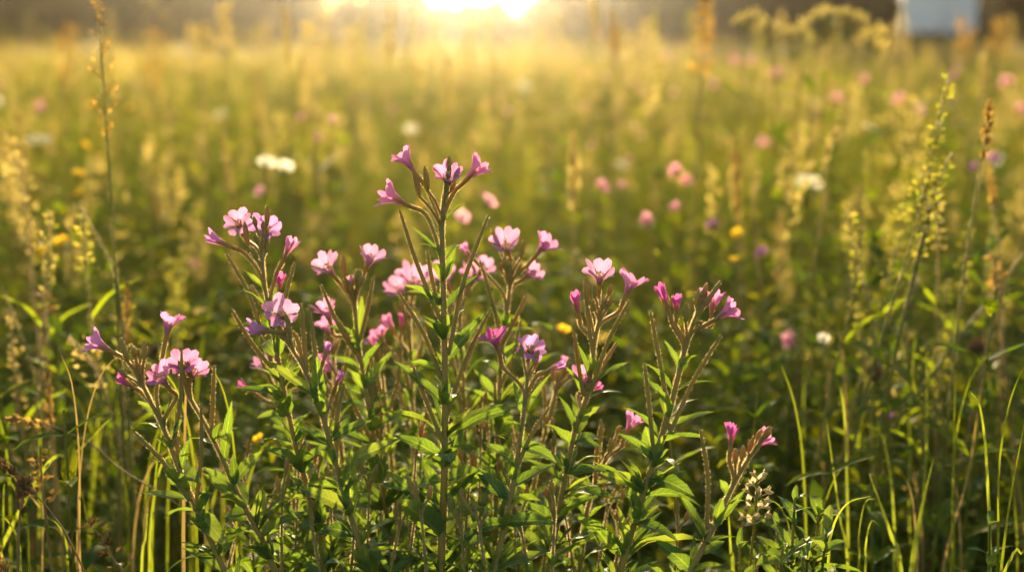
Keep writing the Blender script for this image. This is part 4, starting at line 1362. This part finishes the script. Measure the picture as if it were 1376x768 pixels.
# flower: x, y (centre), facing dx, dy (picture, y down), towards the camera, kind, size, x, y where it leaves the stem, petal colour
Pk, Pd, Pp, Pv = 'petal', 'petal_deep', 'petal_pale', 'petal_violet'
PLANTS = [
    dict(d=.845, r=.0027, stem=[(592, 775), (597, 640), (598, 520), (596, 400), (594, 310), (597, 262)], label='tallest willowherb, upright in the middle with four open pink flowers on top',
         flowers=[(545, 213, -.55, -.8, .25, 'funnel', 1.05, 590, 345, Pk), (601, 235, .05, -.75, .7, 'half', 1.05, 597, 300, Pk), (641, 227, .7, -.7, .15, 'funnel', 1.05, 597, 320, Pk), (526, 264, -.85, -.45, .2, 'funnel', 1.1, 588, 380, Pk)],
         pods=[((590, 425), (537, 282)), ((594, 510), (536, 393)), ((604, 470), (656, 290)), ((600, 560), (660, 414)), ((588, 405), (574, 337))], buds=4,
         longbuds=[(573, 240, 34, -8), (603, 219, 18, 5), (560, 245, 40, -12)],
         leaves=[(596, 540, 535, 490, 20, .3), (600, 580, 700, 555, 20, .5), (598, 620, 528, 592, 20, .5), (600, 640, 665, 655, 26, .9), (598, 480, 655, 422, 16, .3), (596, 375, 612, 335, 13, .1), (590, 345, 552, 305, 9, .2), (598, 300, 622, 275, 8, .2), (596, 640, 536, 690, 24, 1.0), (598, 700, 655, 690, 26, .6), (594, 700, 520, 640, 24, .3), (596, 400, 545, 395, 12, .5)]),
    dict(d=.84, stem=[(306, 775), (272, 700), (245, 640), (222, 580), (203, 540), (186, 505)], label='leftmost willowherb, leaning left with a pink flower facing the left edge',
         flowers=[(131, 461, -.8, -.5, .2, 'funnel', 1.0, 200, 535, Pv), (227, 433, .2, -.95, .1, 'half', 1.0, 225, 590, Pk), (166, 511, -.6, -.5, .4, 'closed', .8, 208, 560, Pd), (216, 506, -.3, -.6, .5, 'half', 1.0, 228, 590, Pk)],
         pods=[((233, 595), (244, 470)), ((252, 668), (181, 580)), ((263, 680), (270, 540))], buds=7, longbuds=[(167, 470, 36, -18), (194, 471, 26, 2)],
         leaves=[(255, 672, 184, 665, 15, .3), (270, 690, 279, 655, 20, .1), (268, 690, 290, 745, 24, .9), (232, 590, 247, 560, 14, .1), (300, 760, 245, 738, 16, .4), (245, 640, 258, 655, 26, .8), (205, 560, 185, 540, 10, .2)]),
    dict(d=.86, stem=[(372, 775), (353, 726), (319, 662), (300, 618), (276, 570), (252, 530)], label='second willowherb from the left, its pink flower beside an upright pod',
         flowers=[(246, 488, -.15, -.7, .7, 'open', 1.0, 258, 540, Pk), (262, 498, .4, -.7, .5, 'half', .85, 262, 550, Pk)],
         pods=[((284, 580), (288, 491))], buds=6,
         leaves=[(302, 620, 310, 545, 14, .2), (310, 650, 350, 610, 20, .3), (325, 670, 275, 640, 18, .2), (345, 710, 352, 655, 22, .4), (350, 720, 395, 700, 22, .8), (335, 690, 300, 700, 20, .8), (286, 590, 320, 575, 12, .3)]),
    dict(d=.88, stem=[(440, 775), (424, 692), (403, 620), (386, 547), (368, 450), (356, 385), (352, 335)], label='willowherb with three lilac flowers clustered at its top, left of the tallest',
         flowers=[(320, 299, -.1, -.55, .8, 'open', 1.0, 354, 370, Pp), (358, 306, .15, -.5, .8, 'open', 1.05, 354, 372, Pv), (289, 322, -.85, -.4, .2, 'closed', 1.0, 358, 400, Pv), (389, 331, .4, -.75, .3, 'closed', 1.0, 368, 440, Pk), (376, 378, .1, -.9, .3, 'closed', .85, 370, 460, Pd)],
         pods=[((352, 445), (304, 340)), ((362, 490), (311, 415)), ((372, 480), (396, 352))], buds=6, longbuds=[(359, 290, 30, 2), (331, 315, 36, -8)],
         leaves=[(368, 450, 362, 400, 15, .1), (384, 530, 320, 525, 15, .4), (390, 560, 346, 565, 17, .5), (404, 620, 355, 605, 18, .4), (404, 625, 460, 590, 18, .4), (415, 660, 470, 665, 20, .8), (356, 390, 330, 365, 9, .2)]),
    dict(d=.83, stem=[(500, 780), (467, 679), (441, 585), (424, 530), (407, 492), (390, 465)], label='willowherb with a pale wide open flower facing the camera, left of the tallest',
         flowers=[(379, 421, 0, -.45, .9, 'open', 1.1, 395, 475, Pp), (346, 442, -.9, -.15, .2, 'closed', 1.05, 424, 535, Pv), (456, 506, .3, -.7, .4, 'closed', .7, 441, 590, 'purple'), (440, 468, .3, -.8, .3, 'closed', .75, 430, 550, Pv)],
         pods=[((412, 500), (404, 408)), ((452, 615), (462, 515)), ((425, 540), (415, 410))], buds=6,
         leaves=[(430, 545, 424, 485, 22, .2), (424, 532, 360, 490, 15, .2), (445, 600, 400, 575, 16, .3), (455, 640, 530, 600, 22, .5), (466, 680, 400, 665, 22, .5), (470, 690, 470, 610, 20, .3), (480, 720, 425, 720, 24, .7), (440, 590, 495, 570, 16, .4)]),
    dict(d=.94, stem=[(532, 775), (518, 679), (501, 581), (488, 504), (479, 440), (477, 400)], label='willowherb with two pink flowers above crossed pods, just left of the tallest',
         flowers=[(439, 358, -.4, -.6, .6, 'half', 1.1, 476, 430, Pp), (498, 345, .35, -.8, .4, 'half', 1.1, 478, 420, Pp), (439, 417, -.2, -.8, .4, 'half', 1.05, 482, 480, Pk), (470, 378, -.1, -.9, .2, 'closed', .6, 478, 420, Pp)],
         pods=[((474, 470), (431, 382)), ((484, 455), (502, 371)), ((486, 490), (455, 430))], buds=8, longbuds=[(462, 357, 30, -4), (480, 372, 24, 6)],
         leaves=[(480, 450, 487, 400, 14, .1), (480, 450, 440, 440, 10, .3), (490, 520, 530, 470, 16, .3), (492, 530, 455, 525, 16, .5), (500, 580, 550, 550, 18, .4), (505, 600, 455, 580, 18, .3)]),
    dict(d=1.04, stem=[(560, 775), (556, 620), (553, 500), (550, 420)], label='blurred willowherb with pale flowers close behind the tallest, on its left',
         flowers=[(535, 388, -.5, -.6, .5, 'half', 1.2, 550, 440, Pp), (556, 376, .1, -.7, .6, 'half', 1.3, 551, 440, Pp), (522, 432, -.4, -.7, .3, 'closed', 1.0, 553, 500, Pk), (508, 452, -.5, -.6, .3, 'half', 1.0, 553, 520, Pk), (541, 430, .1, -.8, .3, 'closed', .9, 553, 500, Pd)],
         pods=[((553, 520), (575, 430)), ((553, 540), (530, 460)), ((552, 470), (541, 405))], buds=7),
    dict(d=1.02, stem=[(628, 775), (626, 620), (622, 500), (616, 415)], label='blurred willowherb with pale flowers close behind the tallest, on its right',
         flowers=[(596, 372, -.3, -.7, .6, 'half', 1.2, 617, 440, Pp), (634, 369, .3, -.7, .6, 'half', 1.2, 617, 430, Pp), (626, 336, -.3, -.85, .2, 'closed', .85, 618, 430, Pk), (650, 360, .5, -.7, .4, 'half', 1.0, 620, 450, Pp)],
         pods=[((622, 500), (650, 420)), ((622, 530), (600, 440)), ((620, 480), (612, 395))], buds=7),
    dict(d=.95, stem=[(664, 775), (668, 637), (672, 500), (681, 420), (686, 375)], label='willowherb with three pale flowers at its top, first one right of the tallest',
         flowers=[(679, 327, -.2, -.6, .7, 'half', 1.15, 685, 400, Pp), (733, 328, .6, -.7, .3, 'half', 1.05, 686, 400, Pk), (715, 366, .7, -.5, .4, 'half', .95, 683, 425, Pp), (626, 336, -.6, -.7, .2, 'closed', .7, 680, 440, Pk)],
         pods=[((676, 480), (645, 350)), ((676, 460), (708, 395)), ((672, 520), (700, 430))], buds=7, longbuds=[(667, 322, 34, -20), (702, 335, 26, 10)],
         leaves=[(678, 440, 660, 410, 12, .2), (678, 450, 715, 445, 12, .5), (670, 540, 715, 505, 16, .4), (670, 540, 640, 500, 16, .3)]),
    dict(d=.83, stem=[(662, 775), (687, 666), (698, 595), (705, 545), (709, 505)], label='willowherb topped by one violet flower wide open to the camera, right of the tallest',
         flowers=[(713, 468, .1, -.6, .75, 'open', .98, 708, 520, Pv), (665, 454, -.25, -.9, .35, 'half', .95, 702, 560, Pd), (749, 491, .85, -.45, .1, 'closed', .75, 705, 550, Pv)],
         pods=[], buds=3, leaves=[(704, 555, 690, 515, 11, .2), (705, 555, 738, 505, 10, .2), (698, 600, 740, 630, 20, .9), (695, 620, 655, 600, 16, .4), (690, 650, 745, 625, 20, .3), (685, 670, 640, 640, 20, .3), (680, 700, 735, 720, 22, .9), (680, 700, 630, 735, 22, 1.0)]),
    dict(d=.87, stem=[(735, 780), (755, 666), (772, 581), (790, 525), (800, 455), (806, 425)], label='willowherb with a pale flower and a pink one above slim buds, right of centre',
         flowers=[(806, 369, 0, -.75, .6, 'half', 1.05, 803, 440, Pp), (848, 380, .35, -.85, .25, 'half', 1.05, 800, 470, Pk), (774, 404, -.2, -.9, .3, 'closed', 1.0, 798, 480, Pd), (786, 506, -.1, -.8, .4, 'half', .95, 775, 580, Pk), (800, 520, .6, -.3, .4, 'closed', .7, 778, 570, Pd)],
         pods=[((796, 520), (846, 403)), ((784, 528), (771, 444)), ((797, 475), (787, 392))], buds=7, longbuds=[(788, 392, 40, -4), (816, 405, 24, 8)],
         leaves=[(788, 520, 840, 490, 14, .4), (790, 510, 778, 465, 14, .1), (772, 580, 790, 560, 26, .4), (772, 582, 755, 535, 16, .2), (770, 600, 805, 605, 20, .7), (762, 640, 815, 640, 18, .6), (760, 650, 710, 620, 16, .3), (800, 455, 785, 440, 9, .2), (750, 700, 700, 680, 20, .4), (750, 690, 800, 670, 16, .3)]),
    dict(d=.84, r=.0024, stem=[(830, 780), (849, 713), (878, 622), (897, 562), (913, 498), (926, 450), (938, 418)], label='tallest willowherb right of centre, with two magenta flowers and two pink ones',
         flowers=[(892, 397, -.3, -.9, .15, 'closed', 1.1, 915, 495, Pd), (909, 407, .0, -.95, .2, 'closed', .8, 920, 480, Pd), (959, 403, .1, -.95, .15, 'funnel', 1.0, 928, 450, Pk), (979, 418, .8, -.5, .2, 'funnel', 1.0, 926, 465, Pk)],
         pods=[((897, 545), (874, 418)), ((878, 605), (866, 488)), ((903, 575), (969, 450)), ((884, 600), (897, 548))], buds=8, longbuds=[(936, 425, 36, 12), (922, 420, 26, 2)],
         leaves=[(905, 545, 868, 510, 13, .3), (903, 576, 960, 556, 15, .4), (880, 615, 832, 585, 16, .4), (878, 622, 868, 575, 28, .1), (872, 640, 925, 670, 26, .5), (866, 650, 800, 645, 20, .4), (860, 680, 850, 640, 30, .2), (913, 498, 925, 475, 16, .2), (930, 440, 950, 415, 8, .2), (855, 700, 905, 730, 24, .7), (850, 710, 885, 680, 18, .2), (915, 490, 893, 458, 8, .2)]),
    dict(d=.92, stem=[(778, 775), (786, 700), (802, 641), (820, 608)], label='short willowherb with a single pink flower, between the two right hand stems',
         flowers=[(848, 568, .4, -.9, .1, 'funnel', 1.0, 806, 635, Pk)], pods=[((800, 645), (807, 572))], buds=4, longbuds=[(807, 580, 34, 2), (820, 598, 20, 10)], leaves=[(800, 650, 842, 650, 10, .4), (795, 660, 765, 640, 12, .3)]),
    dict(d=.83, stem=[(915, 790), (951, 722), (975, 672), (994, 635), (1008, 612)], label='rightmost willowherb, low, with one magenta and one pink flower',
         flowers=[(983, 582, .05, -.97, .15, 'closed', .9, 975, 670, Pd), (1024, 591, .7, -.65, .15, 'funnel', .95, 985, 655, Pk)],
         pods=[((950, 705), (941, 577)), ((955, 716), (1006, 620))], buds=7, longbuds=[(988, 612, 20, 2), (998, 608, 20, 10)],
         leaves=[(950, 722, 910, 656, 14, .3), (955, 715, 1005, 660, 12, .3), (945, 730, 935, 720, 22, .4), (980, 668, 968, 645, 14, .1), (940, 745, 975, 730, 14, .3), (925, 770, 882, 730, 22, .3)]),
    dict(d=.97, stem=[(402, 775), (392, 640), (378, 540), (362, 480)], label='willowherb half hidden behind the lilac flowered one, with small rosy flowers',
         flowers=[(352, 491, -.4, -.8, .3, 'half', .9, 370, 540, Pp), (328, 519, -.7, -.5, .2, 'closed', .8, 378, 570, Pd), (436, 492, .6, -.7, .3, 'half', .9, 378, 560, Pk)], pods=[((380, 560), (345, 470)), ((378, 540), (398, 450))], buds=5),
    dict(d=1.0, stem=[(470, 775), (462, 640), (452, 540), (448, 470)], label='willowherb deep in the clump behind the pale wide open flower',
         flowers=[(440, 440, -.2, -.8, .4, 'half', .9, 448, 490, Pk), (432, 500, -.4, -.6, .3, 'half', .8, 452, 550, Pp)], pods=[((452, 550), (425, 470)), ((452, 540), (470, 455))], buds=6),
    dict(d=1.0, stem=[(540, 775), (530, 660), (520, 560), (512, 490)], label='willowherb deep in the clump with a pair of rosy buds left of the tallest stem',
         flowers=[(503, 460, -.3, -.9, .2, 'closed', .9, 513, 510, Pk), (513, 447, .2, -.9, .2, 'closed', .9, 513, 510, Pk)], pods=[((516, 540), (495, 460)), ((520, 560), (540, 465))], buds=6),
    dict(d=.99, stem=[(700, 775), (716, 660), (735, 570), (748, 520)], label='willowherb deep in the clump behind the violet flower', flowers=[(757, 486, .3, -.9, .2, 'closed', .7, 745, 540, Pk)], pods=[((740, 560), (765, 480)), ((733, 580), (728, 500))], buds=6),
]
for sp in PLANTS:
    sp.setdefault('leaf', 1.15)
    willowherb(sp)
# leafy shoots filling the foot of the clump
SH = [(395, .93, 600), (432, .99, 575), (475, .98, 590), (510, .95, 575), (590, .95, 600), (610, .99, 560), (665, .98, 560), (690, .97, 600), (715, .84, 705), (760, .97, 615), (840, .97, 690), (355, .97, 680), (545, .84, 690), (625, .83, 705), (435, .84, 705), (300, .95, 720), (345, .92, 640), (378, .86, 660), (415, .95, 610), (450, .88, 655), (492, .9, 640), (545, .9, 600), (560, .95, 560), (575, .82, 690), (622, .88, 640), (640, .94, 575), (655, .82, 700), (700, .9, 640), (728, .95, 590), (740, .84, 690), (775, .9, 690), (800, .93, 675), (820, .85, 715), (520, .83, 700), (470, .83, 715), (905, .9, 705)]
for i, (px, d, ty) in enumerate(SH):
    l_ = random.uniform(-18, 18)
    near = ['shaded', 'sunlit'][i % 2]
    willowherb(dict(d=d, r=.0012, stem=[(px, 790), (px + l_ * .5, (790 + ty) / 2), (px + l_, ty)], flowers=[], buds=3, leaf=1.2, fz=7000, name='willowherb_shoot',
                    label='leafy flowerless willowherb shoot filling the foot of the clump'))

# ------------------------------------------------------------------ small things at the lower right
def leafy_herb(px, py, d, h, label, seed, nn=9, L=.03, W=.011, br=5):
    random.seed(seed)
    p = P(px, py, d)
    mb = MB(); lb = MB()
    g0 = Vector((p.x + random.uniform(-.02, .02), p.y, 0))
    for q_ in range(br):
        e = p + Vector((random.uniform(-.035, .035), random.uniform(-.03, .03), -random.uniform(0, .05))) if q_ else p
        c, fr = tube(mb, [g0, g0.lerp(e, .5) + Vector((random.uniform(-.01, .01), 0, 0)), e], [.0016, .0008], 70, 6, 0, 2500, 1)
        k = 69
        for i in range(nn):
            x, y, t = fr[k]
            for s in range(2):
                a = i * 1.45 + s * PI + random.uniform(-.5, .5)
                o_ = x * math.cos(a) + y * math.sin(a)
                q = L * (.4 + .6 * min(1, i / 4)) * random.uniform(.7, 1.2)
                leaf(lb, c[k], o_ + t * random.uniform(.4, 1.5), t, q, q * W / L, random.uniform(.2, 1.1), .3, 0, 8, 900, 1, random.uniform(-.5, .5), shape=.9)
            k -= random.choice((1, 1, 2, 3))
            if k < 30: break
    me = mb.mesh('stem', ['green_stem', 'fuzz']); me.transform(Matrix.Translation(-g0))
    o = tag(link('leafy_herb', me, None, g0), label, 'plant')
    m_ = lb.mesh('leaves', ['wh_leaf', 'fuzz']); m_.transform(Matrix.Translation(-g0)); link('leaves', m_, o)
    return o


leafy_herb(1068, 672, .84, 0, 'bushy green herb below the rightmost willowherb flowers', 3, 10)
leafy_herb(1100, 690, .85, 0, 'round leaved green herb at the lower right, beside the bushy one', 4, 7, .034, .015, 3)
leafy_herb(1045, 705, .86, 0, 'short green herb left of the bushy one at the lower right', 5, 8)
leafy_herb(1330, 705, .9, 0, 'small green herb with a pointed leaf near the right edge', 6, 3, .03, .009, 1)
# white vetch
vb = MB(); vs_ = P(1018, 650, .86); vg = Vector((vs_.x - .01, vs_.y, 0))
random.seed(21)
vc, vf = tube(vb, [vg, vg.lerp(vs_, .5) + Vector((-.008, 0, 0)), vs_], [.0012, .0008], 30, 6, 0, 2000, 1)
vm = vb.mesh('stem', ['green_stem', 'fuzz']); vm.transform(Matrix.Translation(-vg))
vo = tag(link('white_vetch', vm, None, vg), 'small white vetch flower spike at the foot of the rightmost willowherb', 'flower')
fb = MB()
ax_ = (vs_ - vg).normalized()
for i in range(22):
    t = (i + random.uniform(-.7, .7)) / 22; p = vs_ + ax_ * .003 - ax_ * t * .03
    a = i * 2.399 + random.uniform(-.5, .5)
    o_ = Vector((math.cos(a), math.sin(a), random.uniform(-.35, .5) + .7 * (1 - t) ** 3)).normalized()
    q = (.0035 + .0055 * min(1, .25 + t * 1.6)) * random.uniform(.7, 1.1)
    e = p + o_ * q
    tube(fb, [p, e], [.0003, .0003], 3, 4, 0)
    ellipsoid(fb, e, (o_ + Vector((0, 0, -.4))).normalized(), .0052, .0012, 0, 6, 6)
    leaf(fb, e - o_ * .001, o_ + Vector((0, 0, 1.2)), Vector((0, 0, 1)), .0048, .004, -.4, .4, 0, 5)
fm_ = fb.mesh('flower_spike', ['vetch']); fm_.transform(Matrix.Translation(-vg)); link('flower_spike', fm_, vo)


# single sharp grass blades
def grass_blade(path, d, w, label, mat='grass_near'):
    pts = [P(x, y, d) for x, y in path]
    k = (pts[1] - pts[0]); z = pts[0].z
    g0 = Vector((pts[0].x - k.x / max(.01, k.z) * z * .4, pts[0].y, 0))
    b = MB(); blade(b, [g0, pts[0].lerp(g0, .5) - Vector((k.x * .2, 0, 0))] + pts, w, 0, 22)
    me = b.mesh('grass_blade', [mat]); me.transform(Matrix.Translation(-g0))
    return tag(link('grass_shoot', me, None, g0), label, 'grass')


M['lit_blade'] = leafy('lit_yellow_green_blade', [(.14, .2, .02), (.2, .25, .03)], .55, .4, .4, noise=60)  # brighter grass copy, sunlight put into its yellow-green colour
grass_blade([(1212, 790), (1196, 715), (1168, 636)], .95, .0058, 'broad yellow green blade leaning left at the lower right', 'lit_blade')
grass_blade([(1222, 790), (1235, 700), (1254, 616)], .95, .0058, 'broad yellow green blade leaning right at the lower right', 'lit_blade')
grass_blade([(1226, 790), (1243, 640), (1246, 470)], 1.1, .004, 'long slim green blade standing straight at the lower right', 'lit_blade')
grass_blade([(1342, 790), (1356, 680), (1378, 560)], .86, .0028, 'thin green stem rising out of the right edge', 'grass_near')
grass_blade([(1268, 760), (1300, 640), (1318, 520)], 1.05, .0035, 'straw coloured blade standing between the herbs at the right', 'straw')
grass_blade([(1340, 790), (1376, 740), (1420, 690)], .85, .003, 'green blade crossing the bottom right corner', 'lit_blade')
grass_blade([(985, 790), (982, 740), (979, 690)], .95, .004, 'green blade behind the rightmost willowherb stem', 'lit_blade')
grass_blade([(1140, 780), (1128, 690), (1110, 560)], 1.0, .003, 'slender green stem behind the bushy herb', 'lit_blade')
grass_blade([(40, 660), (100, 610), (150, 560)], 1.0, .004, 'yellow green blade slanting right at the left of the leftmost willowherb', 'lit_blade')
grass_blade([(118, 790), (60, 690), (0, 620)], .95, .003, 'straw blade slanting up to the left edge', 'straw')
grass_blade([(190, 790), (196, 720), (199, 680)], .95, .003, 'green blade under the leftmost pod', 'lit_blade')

# thin grass shoots standing at both sides of the clump
random.seed(33)
for i in range(62):
    left = i % 5 not in (0, 2)
    px = random.uniform(-10, 330) if left else random.uniform(1040, 1390)
    d = random.uniform(.86, 1.35)
    top = random.uniform(470, 700) - (d - .85) * 180
    ln = random.uniform(-60, 60)
    grass_blade([(px, 800), (px + ln * .12, (800 * .45 + top * .55)), (px + ln * .55, top + (800 - top) * .16), (px + ln * 1.25, top + random.uniform(-8, 26))], d, random.uniform(.0016, .0036),
                'thin green grass shoot standing in the shade %s of the willowherbs' % ('left' if left else 'right'), random.choice(('grass_near', 'lit_blade', 'grass_near', 'lit_blade', 'straw') if not left else ('grass_near', 'grass_near', 'grass_near', 'lit_blade', 'straw')))['group'] = 'thin grass shoots beside the willowherbs'
